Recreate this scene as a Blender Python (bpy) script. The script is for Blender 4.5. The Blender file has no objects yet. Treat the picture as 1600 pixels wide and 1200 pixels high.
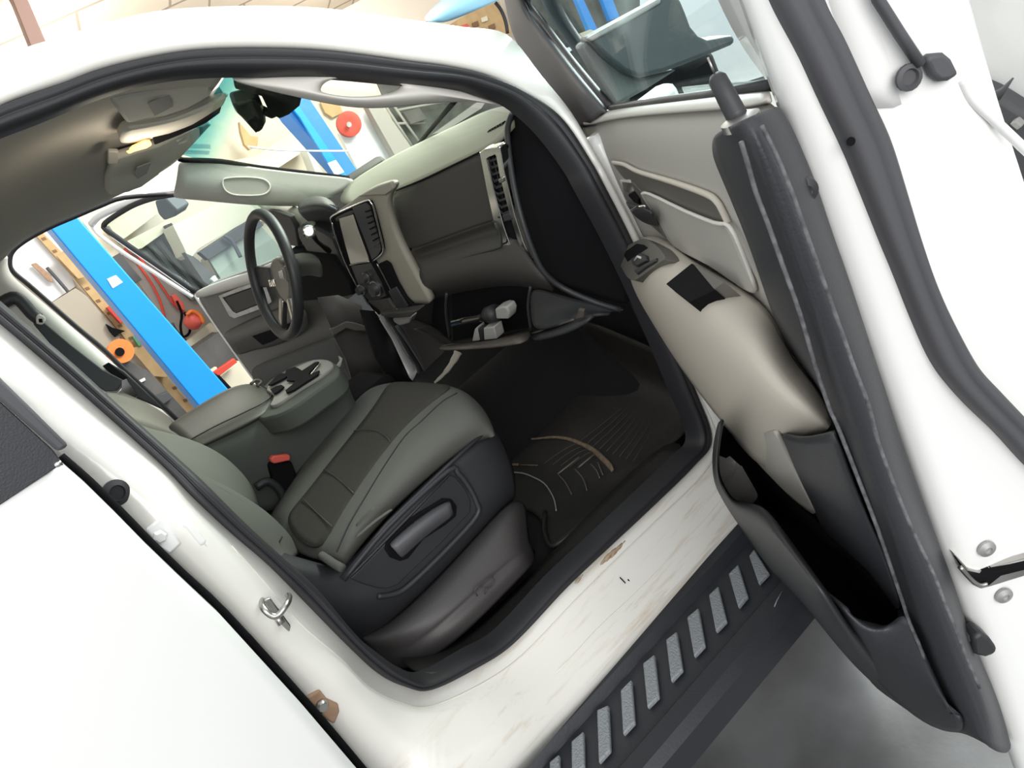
import bpy, bmesh, math, random
from mathutils import Vector, Matrix
random.seed(4)
S = bpy.context.scene
COL = S.collection
# ------------------------------------------------------------ camera
CAM = Vector((-0.0594, -1.9378, 1.5398)); AZ, PITCH, ROLL, F = 1.09084, .40203, -.53412, 1201.74
FW = Vector((math.cos(AZ)*math.cos(PITCH), math.sin(AZ)*math.cos(PITCH), -math.sin(PITCH)))
r0 = FW.cross(Vector((0, 0, 1))).normalized(); u0 = r0.cross(FW)
RT = r0*math.cos(ROLL) + u0*math.sin(ROLL); UP = u0*math.cos(ROLL) - r0*math.sin(ROLL)
cd = bpy.data.cameras.new('camera'); co = bpy.data.objects.new('camera', cd); COL.objects.link(co)
co.matrix_world = Matrix(((RT.x, UP.x, -FW.x, CAM.x), (RT.y, UP.y, -FW.y, CAM.y), (RT.z, UP.z, -FW.z, CAM.z), (0, 0, 0, 1)))
cd.sensor_fit = 'HORIZONTAL'; cd.sensor_width = 36; cd.lens = F/1600*36; cd.clip_start = .02; cd.clip_end = 200
S.camera = co
# ------------------------------------------------------------ light
w = bpy.data.worlds.new('daylight'); S.world = w; w.use_nodes = True
bg = w.node_tree.nodes['Background']; bg.inputs[0].default_value = (.93, .97, 1, 1); bg.inputs[1].default_value = 1.15
def area(name, loc, target, sx, sy, power, col=(1, 1, 1)):
    l = bpy.data.lights.new(name, 'AREA'); l.shape = 'RECTANGLE'; l.size = sx; l.size_y = sy; l.energy = power; l.color = col
    o = bpy.data.objects.new(name, l); COL.objects.link(o); o.location = loc
    o.rotation_euler = (Vector(target)-Vector(loc)).to_track_quat('-Z', 'Y').to_euler(); return o
area('bay_daylight', (-1.8, -5.5, 3.2), (.5, 0, 1), 4.5, 2.6, 230, (1, .98, .95))
area('far_bay_daylight', (4.0, 0.2, 3.0), (1.0, .1, 1.2), 3.0, 2.0, 520, (.97, 1, .95))
def bulb(name, loc, power, r=.25, col=(1, .97, .9)):
    l = bpy.data.lights.new(name, 'POINT'); l.energy = power; l.shadow_soft_size = r; l.color = col
    o = bpy.data.objects.new(name, l); COL.objects.link(o); o.location = loc
bulb('shop_fill_light', (1.2, 3.0, 2.2), 42); bulb('shop_fill_light', (3.6, 3.4, 2.2), 50); bulb('shop_fill_light', (4.6, 1.2, 2.6), 60)  # unseen point lights added to brighten the workshop walls and ceiling
S.view_settings.view_transform = 'Standard'; S.view_settings.look = 'None'; S.view_settings.gamma = 1
S.view_settings.use_curve_mapping = False; S.view_settings.exposure = -.08
# ------------------------------------------------------------ pixel to place
def ray(u, v): return FW + RT*((u-800)/F) - UP*((v-600)/F)
def at(u, v, ax, val):
    d = ray(u, v); i = 'xyz'.index(ax); return CAM + d*((val-CAM[i])/d[i])
def onplane(u, v, P, N):
    d = ray(u, v); return CAM + d*((P-CAM).dot(N)/d.dot(N))
def ys(z): return -.83 if z < 1.2 else -.83 + (z-1.2)*.33      # the cab side leans in above the belt
def side(u, v, off=0):
    y = -.83
    for _ in range(25):
        p = at(u, v, 'y', y+off); y = ys(p.z)
    return at(u, v, 'y', y+off)
D0 = Vector((.41, -1.60, 0)); DA = Vector((.52, .74, 0)).normalized(); DN = Vector((-DA.y, DA.x, 0))
def dp(u, v, t=0): return onplane(u, v, D0+DN*t, DN)             # a plane parallel to the open door
def ds(u, v, s=0): return onplane(u, v, D0+DA*s, DA)             # a plane across the door's rear edge
G0 = Vector((.60, 1.62, 0)); GA = (Vector((.95, .87, 0))-G0).normalized(); GN = Vector((GA.y, -GA.x, 0))*1
def gp(u, v, t=0): return onplane(u, v, G0+GN*t, GN)
def PX(l, ax, val): return [at(a, b, ax, val) for a, b in l]
# ------------------------------------------------------------ materials
M = {}
def mat(name, col, rough=.5, metal=0, coat=0, bump=0, bscale=60, var=0, vscale=6, col2=None, emit=0, spec=.5, trans=0, bdist=.002):
    m = bpy.data.materials.new(name); m.use_nodes = True; nt = m.node_tree; b = nt.nodes['Principled BSDF']
    b.inputs['Base Color'].default_value = (*col, 1); b.inputs['Roughness'].default_value = rough
    b.inputs['Metallic'].default_value = metal; b.inputs['Coat Weight'].default_value = coat
    b.inputs['Specular IOR Level'].default_value = spec
    tc = nt.nodes.new('ShaderNodeTexCoord')
    if var:
        n = nt.nodes.new('ShaderNodeTexNoise'); n.inputs['Scale'].default_value = vscale; n.inputs['Detail'].default_value = 6
        r = nt.nodes.new('ShaderNodeValToRGB'); r.color_ramp.elements[0].position = .5-var; r.color_ramp.elements[1].position = .5+var
        r.color_ramp.elements[0].color = (*(col2 or [c*.6 for c in col]), 1); r.color_ramp.elements[1].color = (*col, 1)
        nt.links.new(tc.outputs['Object'], n.inputs['Vector']); nt.links.new(n.outputs['Fac'], r.inputs['Fac']); nt.links.new(r.outputs['Color'], b.inputs['Base Color'])
    if bump:
        n = nt.nodes.new('ShaderNodeTexNoise'); n.inputs['Scale'].default_value = bscale; n.inputs['Detail'].default_value = 3
        bn = nt.nodes.new('ShaderNodeBump'); bn.inputs['Strength'].default_value = bump; bn.inputs['Distance'].default_value = bdist
        nt.links.new(tc.outputs['Object'], n.inputs['Vector']); nt.links.new(n.outputs['Fac'], bn.inputs['Height']); nt.links.new(bn.outputs['Normal'], b.inputs['Normal'])
    if emit:
        b.inputs['Emission Color'].default_value = (*col, 1); b.inputs['Emission Strength'].default_value = emit
    M[name] = m; return m
def glass(name, tint, refl=.08):
    m = bpy.data.materials.new(name); m.use_nodes = True; nt = m.node_tree; nt.nodes.clear()
    o = nt.nodes.new('ShaderNodeOutputMaterial'); t = nt.nodes.new('ShaderNodeBsdfTransparent'); t.inputs[0].default_value = (*tint, 1)
    g = nt.nodes.new('ShaderNodeBsdfGlossy'); g.inputs['Roughness'].default_value = .02
    mx = nt.nodes.new('ShaderNodeMixShader'); mx.inputs[0].default_value = refl
    nt.links.new(t.outputs[0], mx.inputs[1]); nt.links.new(g.outputs[0], mx.inputs[2]); nt.links.new(mx.outputs[0], o.inputs[0])
    M[name] = m; return m
mat('white_paint', (.83, .83, .81), .25, coat=.5)
mat('sill_paint', (.82, .80, .76), .4, var=.22, vscale=5, col2=(.74, .69, .60))
mat('dirt', (.22, .13, .06), .9, var=.2, vscale=40, col2=(.55, .45, .33))
mat('rubber', (.022, .022, .025), .55, bump=.3, bscale=300, bdist=.0005)
mat('seal_grey', (.075, .075, .082), .6, bump=.2, bscale=200, bdist=.0005)
mat('black_trim', (.030, .031, .036), .5, bump=.5, bscale=420, bdist=.0008)
mat('grey_trim', (.45, .43, .39), .55, bump=.15, bscale=300, bdist=.0004)
mat('beige_trim', (.56, .51, .435), .6, bump=.15, bscale=300, bdist=.0004)
mat('switch_grey', (.13, .12, .105), .45)
mat('black', (.006, .006, .007), .85, spec=.12)
mat('dark_plastic', (.028, .029, .032), .5, bump=.3, bscale=300, bdist=.0004)
mat('seat_plastic', (.035, .036, .041), .5, bump=.3, bscale=350, bdist=.0004)
mat('seat_cloth', (.110, .112, .100), .95, bump=.5, bscale=700, bdist=.0006)
mat('seat_dark_cloth', (.048, .045, .038), .95, bump=.6, bscale=500, bdist=.0008, var=.3, vscale=180, col2=(.035, .032, .028))
mat('console_green', (.062, .070, .060), .75, bump=.3, bscale=500, bdist=.0004)
mat('vinyl', (.062, .060, .052), .5, bump=.3, bscale=200, bdist=.0006)
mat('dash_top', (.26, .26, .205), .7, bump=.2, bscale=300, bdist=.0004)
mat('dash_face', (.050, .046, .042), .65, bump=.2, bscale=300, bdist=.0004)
mat('stack_beige', (.30, .28, .235), .5)
mat('headliner', (.42, .40, .36), .95, bump=.4, bscale=600, bdist=.0005)
mat('pillar_trim', (.70, .67, .62), .8, bump=.2, bscale=500, bdist=.0003)
mat('chrome', (.85, .84, .82), .12, metal=1)
mat('metal', (.55, .54, .52), .35, metal=1, var=.25, vscale=30, col2=(.35, .33, .30))
mat('rust', (.45, .30, .20), .7, var=.25, vscale=60, col2=(.30, .18, .11))
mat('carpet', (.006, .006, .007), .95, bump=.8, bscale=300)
mat('mat_rubber', (.026, .024, .022), .55, bump=.5, bscale=60, var=.25, vscale=14, col2=(.015, .014, .013))
mat('mud', (.30, .22, .14), .9, var=.3, vscale=60, col2=(.10, .08, .06))
mat('red_plastic', (.75, .12, .09), .4)
mat('red', (.62, .06, .035), .45)
mat('orange', (.85, .20, .03), .45)
mat('lift_blue', (.016, .30, .86), .35)
mat('navy', (.02, .10, .32), .4)
mat('worn_edge', (.17, .17, .18), .6, var=.2, vscale=120, col2=(.045, .045, .05))
mat('tread', (.26, .28, .30), .6, bump=1, bscale=260, bdist=.003)
mat('step', (.028, .031, .038), .45, bump=.4, bscale=200, bdist=.0006, var=.3, vscale=4, col2=(.020, .022, .027))
mat('concrete', (.165, .170, .176), .5, bump=.2, bscale=60, var=.16, vscale=4.5, col2=(.095, .097, .099))
mat('belt_web', (.03, .034, .038), .7)
mat('sticker', (.62, .62, .58), .6)
mat('label_grey', (.36, .355, .335), .7)
mat('wood', (.60, .42, .22), .7, var=.3, vscale=12, col2=(.46, .30, .14))
mat('wood_dark', (.22, .12, .06), .7)
mat('cream', (.72, .66, .50), .6)
mat('wall_cream', (.70, .62, .52), .8)
mat('brown_steel', (.28, .17, .14), .6)
mat('white_sheet', (.85, .86, .86), .6)
mat('bench_grey', (.16, .15, .14), .7, var=.3, vscale=5, col2=(.06, .06, .06))
mat('rack_dark', (.06, .062, .06), .7, var=.25, vscale=8, col2=(.02, .02, .02))
mat('tarp', (.25, .50, .66), .5)
mat('screen_reflection', (.42, .39, .34), .12)  # pale base colour stands in for the bright reflection on the screen
mat('screw', (.45, .45, .44), .4, metal=.6)
mat('dome_amber', (1, .52, .16), .4, emit=2.2)
mat('green_box', (.10, .32, .16), .5)
glass('window_glass', (.86, .93, .93), .06)
glass('windshield_glass', (.93, .97, .93), .03)
glass('blue_tint', (.18, .55, .62), .04)
_nt = M['blue_tint'].node_tree; _a = _nt.nodes.new('ShaderNodeAttribute'); _a.attribute_name = 'tint'; _nt.links.new(_a.outputs['Color'], _nt.nodes['Transparent BSDF'].inputs[0])
# block wall
def blocks():
    m = bpy.data.materials.new('block_wall'); m.use_nodes = True; nt = m.node_tree; b = nt.nodes['Principled BSDF']; b.inputs['Roughness'].default_value = .85
    tc = nt.nodes.new('ShaderNodeTexCoord'); mp = nt.nodes.new('ShaderNodeMapping'); mp.inputs['Rotation'].default_value = (math.pi/2, 0, 0)
    br = nt.nodes.new('ShaderNodeTexBrick'); br.inputs['Color1'].default_value = (.62, .53, .42, 1); br.inputs['Color2'].default_value = (.58, .49, .39, 1)
    br.inputs['Mortar'].default_value = (.33, .26, .20, 1); br.inputs['Scale'].default_value = 1
    br.inputs['Brick Width'].default_value = .62; br.inputs['Row Height'].default_value = .33; br.inputs['Mortar Size'].default_value = .012; br.inputs['Mortar Smooth'].default_value = .5
    nt.links.new(tc.outputs['Object'], mp.inputs[0]); nt.links.new(mp.outputs[0], br.inputs['Vector']); nt.links.new(br.outputs['Color'], b.inputs['Base Color'])
    bn = nt.nodes.new('ShaderNodeBump'); bn.inputs['Strength'].default_value = .5; bn.inputs['Distance'].default_value = .01; bn.invert = True
    nt.links.new(br.outputs['Fac'], bn.inputs['Height']); nt.links.new(bn.outputs[0], b.inputs['Normal']); M['block_wall'] = m
blocks()
# ------------------------------------------------------------ builders
WL = {}
def wl(o): return WL[o.name] if o else Vector((0, 0, 0))
def empty(name, loc, label, cat, group=None):
    o = bpy.data.objects.new(name, None); COL.objects.link(o); o.location = loc; o.empty_display_size = .1
    WL[o.name] = Vector(loc); o['label'] = label; o['category'] = cat
    if group: o['group'] = group
    return o
def tag(o, label, cat, group=None, kind=None):
    o['label'] = label; o['category'] = cat
    if group: o['group'] = group
    if kind: o['kind'] = kind
    return o
def mesh(name, vs, fs, m, parent=None, smooth=True, face=False, solid=0, sub=0, bev=0, bseg=2, flip=False, offs=-1, label=None):
    vs = [Vector(v) for v in vs]
    lo = Vector([min(v[i] for v in vs) for i in range(3)]); hi = Vector([max(v[i] for v in vs) for i in range(3)]); c = (lo+hi)/2
    me = bpy.data.meshes.new(name); me.from_pydata([v-c for v in vs], [], fs); me.update()
    if face:
        s = 0
        for p in me.polygons: s += p.area*p.normal.dot((CAM-(p.center+c)).normalized())
        if (s < 0) != flip: me.flip_normals()
    o = bpy.data.objects.new(name, me); COL.objects.link(o)
    o.parent = parent; o.location = c - wl(parent); WL[o.name] = c
    me.materials.append(M[m] if isinstance(m, str) else m)
    if smooth:
        for p in me.polygons: p.use_smooth = True
    if sub and not solid:
        q = o.modifiers.new('sub', 'SUBSURF'); q.levels = q.render_levels = sub
    if solid:
        if sub:
            q = o.modifiers.new('sub', 'SUBSURF'); q.levels = q.render_levels = sub
        q = o.modifiers.new('solid', 'SOLIDIFY'); q.thickness = solid; q.offset = offs
    if bev:
        q = o.modifiers.new('bev', 'BEVEL'); q.width = bev; q.segments = bseg; q.limit_method = 'ANGLE'; q.angle_limit = math.radians(40); q.harden_normals = False
        me.set_sharp_from_angle(angle=math.radians(50))
    if label: o['label'] = label
    return o
def grid(name, rows, m, parent=None, solid=.006, sub=2, flip=False, closed=False, **k):
    n = len(rows[0]); vs = [p for r in rows for p in r]; fs = []
    for j in range(len(rows)-1):
        for i in range(n if closed else n-1):
            a = j*n+i; b = j*n+(i+1) % n; fs.append((a, b, b+n, a+n))
    return mesh(name, vs, fs, m, parent, face=True, solid=solid, sub=sub, flip=flip, **k)
def crom(pts, per=6, closed=False):
    n = len(pts); out = []
    for i in range(n if closed else n-1):
        if closed: p0, p1, p2, p3 = pts[i-1], pts[i], pts[(i+1) % n], pts[(i+2) % n]
        else: p0, p1, p2, p3 = pts[max(i-1, 0)], pts[i], pts[i+1], pts[min(i+2, n-1)]
        p0, p1, p2, p3 = map(Vector, (p0, p1, p2, p3))
        for k in range(per):
            t = k/per; t2 = t*t; t3 = t2*t
            out.append(.5*((2*p1) + (p2-p0)*t + (2*p0-5*p1+4*p2-p3)*t2 + (3*p1-p0-3*p2+p3)*t3))
    if not closed: out.append(Vector(pts[-1]))
    return out
def normal_of(pts):
    n = Vector((0, 0, 0)); c = sum(pts, Vector())/len(pts)
    for i in range(len(pts)): n += (pts[i]-c).cross(pts[(i+1) % len(pts)]-c)
    n.normalize()
    if n.dot(CAM-c) < 0: n = -n
    return n
def poly(name, pts, m, parent=None, thick=.01, bev=.002, lift=0, dirv=None, per=0, holes=None, **k):
    """a flat outline given real thickness behind its face"""
    if per: pts = crom(pts, per, True)
    n = dirv or normal_of(pts); pts = [p+n*lift for p in pts]; N = len(pts)
    vs = pts + [p-n*thick for p in pts]
    fs = [tuple(range(N)), tuple(range(2*N-1, N-1, -1))] + [(i, (i+1) % N, (i+1) % N+N, i+N) for i in range(N)]
    o = mesh(name, vs, fs, m, parent, smooth=False, bev=bev, **k)
    bm = bmesh.new(); bm.from_mesh(o.data); bmesh.ops.recalc_face_normals(bm, faces=bm.faces); bm.to_mesh(o.data); bm.free()
    return o
def ring(name, outer, inner, m, parent=None, thick=.01, bev=.002, lift=0, **k):
    """a frame between two outlines of the same count"""
    n = normal_of(outer); N = len(outer)
    a = [p+n*lift for p in outer]; b = [p+n*lift for p in inner]; c = [p-n*thick for p in a]; d = [p-n*thick for p in b]
    vs = a+b+c+d; fs = []
    for i in range(N):
        j = (i+1) % N
        fs += [(i, j, N+j, N+i), (2*N+i, 3*N+i, 3*N+j, 2*N+j), (i, 2*N+i, 2*N+j, j), (N+i, N+j, 3*N+j, 3*N+i)]
    o = mesh(name, vs, fs, m, parent, smooth=False, bev=bev, **k)
    bm = bmesh.new(); bm.from_mesh(o.data); bmesh.ops.recalc_face_normals(bm, faces=bm.faces); bm.to_mesh(o.data); bm.free()
    return o
def tube(name, pts, r, m, parent=None, seg=10, per=0, closed=False, flat=1, **k):
    if per: pts = crom(pts, per, closed)
    pts = [Vector(p) for p in pts]; n = len(pts); vs = []; fs = []
    rr = r if isinstance(r, (list, tuple)) else [r]*n
    if len(rr) != n: rr = [rr[int(i*(len(rr)-1)/(n-1)+.5)] for i in range(n)]
    t0 = (pts[1]-pts[0]).normalized(); ref = t0.orthogonal().normalized()
    for i in range(n):
        if closed: t = (pts[(i+1) % n]-pts[i-1]).normalized()
        else: t = (pts[min(i+1, n-1)]-pts[max(i-1, 0)]).normalized()
        ref = (ref - t*ref.dot(t)).normalized(); b = t.cross(ref)
        for s in range(seg):
            a = 2*math.pi*s/seg; vs.append(pts[i] + ref*math.cos(a)*rr[i] + b*math.sin(a)*rr[i]*flat)
    for i in range(n if closed else n-1):
        for s in range(seg):
            a = i*seg+s; b2 = i*seg+(s+1) % seg; c = ((i+1) % n)*seg
            fs.append((a, b2, c+(s+1) % seg, c+s))
    if not closed: fs += [tuple(range(seg-1, -1, -1)), tuple(range((n-1)*seg, n*seg))]
    return mesh(name, vs, fs, m, parent, **k)
def box(name, c, d, m, parent=None, X=Vector((1, 0, 0)), Y=Vector((0, 1, 0)), Z=None, bev=.004, taper=1, **k):
    X = Vector(X).normalized(); Y = Vector(Y); Y = (Y-X*Y.dot(X)).normalized(); Z = X.cross(Y) if Z is None else Vector(Z); c = Vector(c); vs = []
    for sz in (-1, 1):
        f = taper if sz > 0 else 1
        for sx, sy in ((-1, -1), (1, -1), (1, 1), (-1, 1)): vs.append(c + X*sx*d[0]/2*f + Y*sy*d[1]/2*f + Z*sz*d[2]/2)
    fs = [(3, 2, 1, 0), (4, 5, 6, 7), (0, 1, 5, 4), (1, 2, 6, 5), (2, 3, 7, 6), (3, 0, 4, 7)]
    return mesh(name, vs, fs, m, parent, smooth=False, bev=bev, **k)
def lathe(name, c, axis, prof, m, parent=None, seg=28, **k):
    """prof: (radius, distance along the axis)"""
    axis = Vector(axis).normalized(); A = axis.orthogonal().normalized(); B = axis.cross(A); c = Vector(c); vs = []; fs = []
    for r, h in prof:
        for s in range(seg):
            a = 2*math.pi*s/seg; vs.append(c+axis*h+(A*math.cos(a)+B*math.sin(a))*max(r, 1e-5))
    for j in range(len(prof)-1):
        for s in range(seg):
            a = j*seg+s; b = j*seg+(s+1) % seg; fs.append((a, b, b+seg, a+seg))
    fs += [tuple(range(seg-1, -1, -1)), tuple(range((len(prof)-1)*seg, len(prof)*seg))]
    o = mesh(name, vs, fs, m, parent, **k); o.data.set_sharp_from_angle(angle=math.radians(40)); return o
# ============================================================ the truck
truck = empty('pickup_truck', (0.5, 0, 0), 'white pickup truck with its near front door open, showing its grey cab', 'truck')
# ---- cab side: near door opening. rows of matching outlines: seal edge, step, ridge, outer edge
K = [((-120,215),(-120,180),(-120,160),(-120,135)), ((0,164),(0,150),(0,126),(0,91)), ((50,145),(50,131),(48,106),(46,72)), ((100,128),(100,112),(100,84),(97,57)),
 ((160,106),(160,92),(160,66),(160,37)), ((240,87),(240,76),(240,52),(240,18)), ((320,76),(320,66),(320,46),(320,11)), ((420,74),(420,64),(420,44),(420,9)),
 ((520,79),(520,71),(520,52),(520,14)), ((640,95),(642,88),(645,70),(648,32)), ((700,103),(703,96),(710,78),(722,42)), ((760,117),(764,110),(775,92),(792,54)), ((820,144),(825,138),(834,130),(846,118)),
 ((876,184),(881,181),(886,178),(893,176)), ((920,250),(924,249),(928,247),(933,245)), ((940,286),(944,285),(948,283),(953,281)),
 ((985,375),(989,374),(993,372),(998,370)), ((1030,480),(1034,479),(1038,477),(1043,475)), ((1080,600),(1085,599),(1092,597),(1100,595)),
 ((1110,684),(1121,688),(1150,700),(1196,712)), ((1082,728),(1097,742),(1128,776),(1172,791)), ((1008,800),(1024,815),(1066,850),(1106,861)),
 ((940,863),(957,880),(1000,920),(1028,944)), ((880,920),(898,939),(938,978),(966,1010)), ((800,1004),(816,1024),(850,1066),(874,1108)),
 ((740,1044),(750,1070),(756,1096),(795,1192)), ((670,1077),(672,1104),(680,1115),(690,1303)), ((630,1072),(626,1098),(630,1111),(612,1252)), ((590,1052),(576,1074),(580,1084),(545,1172)), ((540,1006),(530,1028),(540,1046),(480,1094)),
 ((480,945),(466,972),(458,1002),(408,1015)), ((420,884),(406,902),(396,934),(353,956)), ((360,832),(350,842),(352,878),(293,897)), ((300,776),(292,786),(300,815),(240,848)),
 ((250,724),(242,732),(238,762),(187,794)), ((140,626),(122,640),(90,664),(100,712)), ((80,574),(64,590),(40,612),(20,634)), ((0,506),(-15,524),(-40,560),(-60,590)), ((-100,425),(-115,440),(-140,470),(-160,500)),
 ((-220,330),(-240,330),(-270,340),(-300,350)), ((-200,255),(-225,240),(-250,225),(-280,210))]
def off(i, j):
    roof = i < 12 or i > 38
    if roof: return (0, -.012, .012, .055)[j]
    if i < 19: return (0, -.004, -.008, -.010)[j]
    if i < 26: return (0, -.022, -.050, -.105)[j]
    if i == 26: return (0, -.02, -.052, -.085)[j]
    return (0, -.012, -.052, -.050)[j]
loops = [crom([side(*k[j], off(i, j)) for i, k in enumerate(K)], 5, True) for j in range(4)]
# rolled return behind the seal, and a turned edge outside
inn = [p+Vector((0, .05, 0)) for p in loops[0]]
n_ = len(loops[0])
out2 = []
for i, p in enumerate(loops[3]):
    k = i/5
    if k < 12 or k > 38: out2.append(p+Vector((0, .12, .018)))
    elif k < 18.8: out2.append(p+Vector((.012, .05, 0)))
    elif k < 27: out2.append(p+Vector((0, .045, -.09)))
    else: out2.append(p+Vector((-.01, .05, 0)))
cs = grid('cab_side', [inn]+loops+[out2], 'white_paint', truck, solid=.003, sub=0, closed=True)
# dirt on the sill: mapped by height and place
def sill_mat():
    m = M['white_paint'].copy(); m.name = 'cab_side_paint'; nt = m.node_tree; b = nt.nodes['Principled BSDF']
    ge = nt.nodes.new('ShaderNodeNewGeometry'); sx = nt.nodes.new('ShaderNodeSeparateXYZ'); nt.links.new(ge.outputs['Position'], sx.inputs[0])
    rm = nt.nodes.new('ShaderNodeMapRange'); rm.inputs[1].default_value = .72; rm.inputs[2].default_value = .60; nt.links.new(sx.outputs['Z'], rm.inputs[0])
    mp = nt.nodes.new('ShaderNodeMapping'); mp.inputs['Scale'].default_value = (3, 26, 26); nt.links.new(ge.outputs['Position'], mp.inputs[0])
    n = nt.nodes.new('ShaderNodeTexNoise'); n.inputs['Scale'].default_value = 1.6; n.inputs['Detail'].default_value = 8; n.inputs['Roughness'].default_value = .65; nt.links.new(mp.outputs[0], n.inputs['Vector'])
    r = nt.nodes.new('ShaderNodeValToRGB'); r.color_ramp.elements[0].position = .52; r.color_ramp.elements[1].position = .80; nt.links.new(n.outputs['Fac'], r.inputs['Fac'])
    mu = nt.nodes.new('ShaderNodeMath'); mu.operation = 'MULTIPLY'; nt.links.new(rm.outputs[0], mu.inputs[0]); nt.links.new(r.outputs['Color'], mu.inputs[1])
    mx = nt.nodes.new('ShaderNodeMix'); mx.data_type = 'RGBA'; nt.links.new(mu.outputs[0], mx.inputs['Factor'])
    mx.inputs['A'].default_value = (.82, .80, .75, 1); mx.inputs['B'].default_value = (.58, .46, .32, 1); nt.links.new(mx.outputs['Result'], b.inputs['Base Color'])
    return m
cs.data.materials[0] = sill_mat()
# weatherstrip round the opening: two lips and a groove
SI = [(-120,262),(0,211),(50,192),(80,180),(160,148),(240,125),(320,115),(420,114),(520,117),(640,128),(720,134),(752,142),(800,160),
 (850,203),(895,262),(915,298),(962,386),(1010,490),(1058,605),(1088,684),(1062,718),(992,786),(926,849),(864,908),(786,992),(735,1022),(668,1059),(634,1052),(602,1030),(562,996),
 (500,922),(438,866),(380,812),(325,757),(280,716),(182,628),(112,564),(0,468),(-90,388),(-190,325),(-180,275)]
inner = crom([side(*SI[i], .008) for i in range(len(K))], 5, True)
a_ = loops[0]; s0 = []; s1 = []; s2 = []; s3 = []; s4 = []; s5 = []
for i in range(n_):
    A, B = a_[i], inner[i]; d = B-A; o_ = Vector((0, -1, 0))
    s0.append(A + Vector((0, .004, 0))); s1.append(A+d*.06+o_*.012); s2.append(A+d*.40+o_*.014); s3.append(A+d*.47+o_*.006); s4.append(A+d*.58+o_*.018); s5.append(A+d*.95+o_*.010)
s6 = [inner[i]+Vector((0, .03, 0)) for i in range(n_)]
seal = grid('door_opening_seal', [s0, s1, s2, s3, s4, s5, s6], 'rubber', cs, solid=0, sub=1, closed=True)
# striker, plug, hinge plates on the rear pillar
def pj_side(l, o=-.03): return [side(a, b, o) for a, b in l]
st_c = side(438, 960, -.03)
sp = poly('striker_plate', pj_side([(407,936),(420,932),(452,975),(450,985),(436,978)], -.035), 'metal', cs, .008, .002, lift=.008)
tube('striker_loop', [side(u, v, o) for u, v, o in ((409,938,-.04),(411,950,-.07),(425,962,-.078),(436,960,-.08),(448,944,-.078),(452,934,-.05),(450,930,-.04))], .0045, 'metal', sp, seg=8, per=4)
tube('striker_pin', [side(432, 962, -.045), side(440, 975, -.05)], .006, 'metal', sp)
poly('hinge_plate', pj_side([(226,827),(248,809),(258,812),(283,848),(264,866),(250,856)], -.045), 'white_paint', cs, .012, .003, lift=.010)
h = lathe('hinge_bolt', side(249, 838, -.055), (0, -1, 0), [(.0, 0), (.009, 0), (.009, .005), (.006, .008), (0, .008)], 'white_paint', cs, seg=6)
poly('hinge_plate', pj_side([(474,1086),(496,1074),(507,1088),(525,1096),(527,1108),(519,1128),(505,1120)], -.045), 'rust', cs, .012, .003, lift=.010)
lathe('hinge_bolt', side(502, 1102, -.055), (0, -1, 0), [(0, 0), (.010, 0), (.010, .005), (.007, .009), (0, .009)], 'metal', cs, seg=8)
lathe('rubber_plug', side(180, 770, -.052), (0.25, -1, 0), [(0, 0), (.017, 0), (.017, .005), (.010, .008), (.009, .004), (0, .004)], 'rubber', cs)
tube('pillar_ridge', [side(u, v, -.050) for u, v in ((282,812),(296,822),(312,842),(322,852))], [.002, .006, .006, .003], 'white_paint', cs, per=5)
# floor scuff plate just inside the seal
grid('scuff_plate', [[side(u, v, .01) + Vector((0, 0, -.006)) for u, v in ((640,1050),(700,1048),(760,1012),(820,955),(900,874),(1000,776),(1080,700))],
    [at(u, v, 'z', .585) for u, v in ((612,1010),(680,1010),(736,985),(790,935),(868,858),(960,760),(1050,678))]], 'mat_rubber', truck, solid=.004, sub=2)
# roof skin beyond the rail
grid('roof_skin', [[Vector((x, y, 1.80-abs(y)**2*.14-max(0, x-.15)**2*.55)) for x in (-1.2, -.6, -.2, .1, .3, .45)] for y in (-.54, -.4, -.2, 0, .2, .4, .6)], 'white_paint', truck, solid=.003, sub=2)
# ---- rear door of the cab, shut
RY = -.945
rd_edge = [(-40, 577), (89, 703), (94, 714), (140, 754), (187, 800), (237, 851), (290, 902), (352, 960), (478, 1098), (565, 1200), (650, 1302)]
rd = [at(u-5, v+4, 'y', RY) for u, v in rd_edge[2:]]
low = [p+Vector((-.75, 0, 0)) for p in rd]
rdoor = grid('rear_door', [[p+Vector((0, .03, 0)) for p in rd], rd, [p+Vector((-.02, -.006, 0)) for p in rd], [p+Vector((-.3, -.016, 0)) for p in rd], low], 'white_paint', truck, solid=.002, sub=0)
tube('door_edge_gap', [at(u, v, 'y', RY+.045) for u, v in rd_edge[2:]], .006, 'black', rdoor, per=3)
g1, g2, g3 = at(97, 722, 'y', RY), at(0, 786, 'y', RY), at(80, 700, 'y', RY); g4 = at(-40, 590, 'y', RY); bd = (g2-g1)/(g2-g1).x
poly('window_glass', [g1, g3, g4, g4+Vector((-.08, 0, .05)), g4+Vector((-.55, 0, .05)), g1+bd*(-.72)], 'black_trim', rdoor, .006, .001, lift=.010)
tube('upper_door_frame', [g4+Vector((.0, .02, .0)), g4+Vector((-.08, .02, .09)), g4+Vector((-.35, .02, .10)), g4+Vector((-.60, .02, .08)), g1+bd*(-.75)], .03, 'white_paint', rdoor, per=3)
poly('window_molding', [at(u, v, 'y', RY) for u, v in ((106,694),(89,704),(-60,572),(-200,440),(-180,420),(-30,560))], 'seal_grey', rdoor, .012, .004, lift=.016)
tube('belt_molding', [at(u, v, 'y', RY-.012) for u, v in ((96,722),(86,728))], .004, 'chrome', rdoor)
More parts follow.
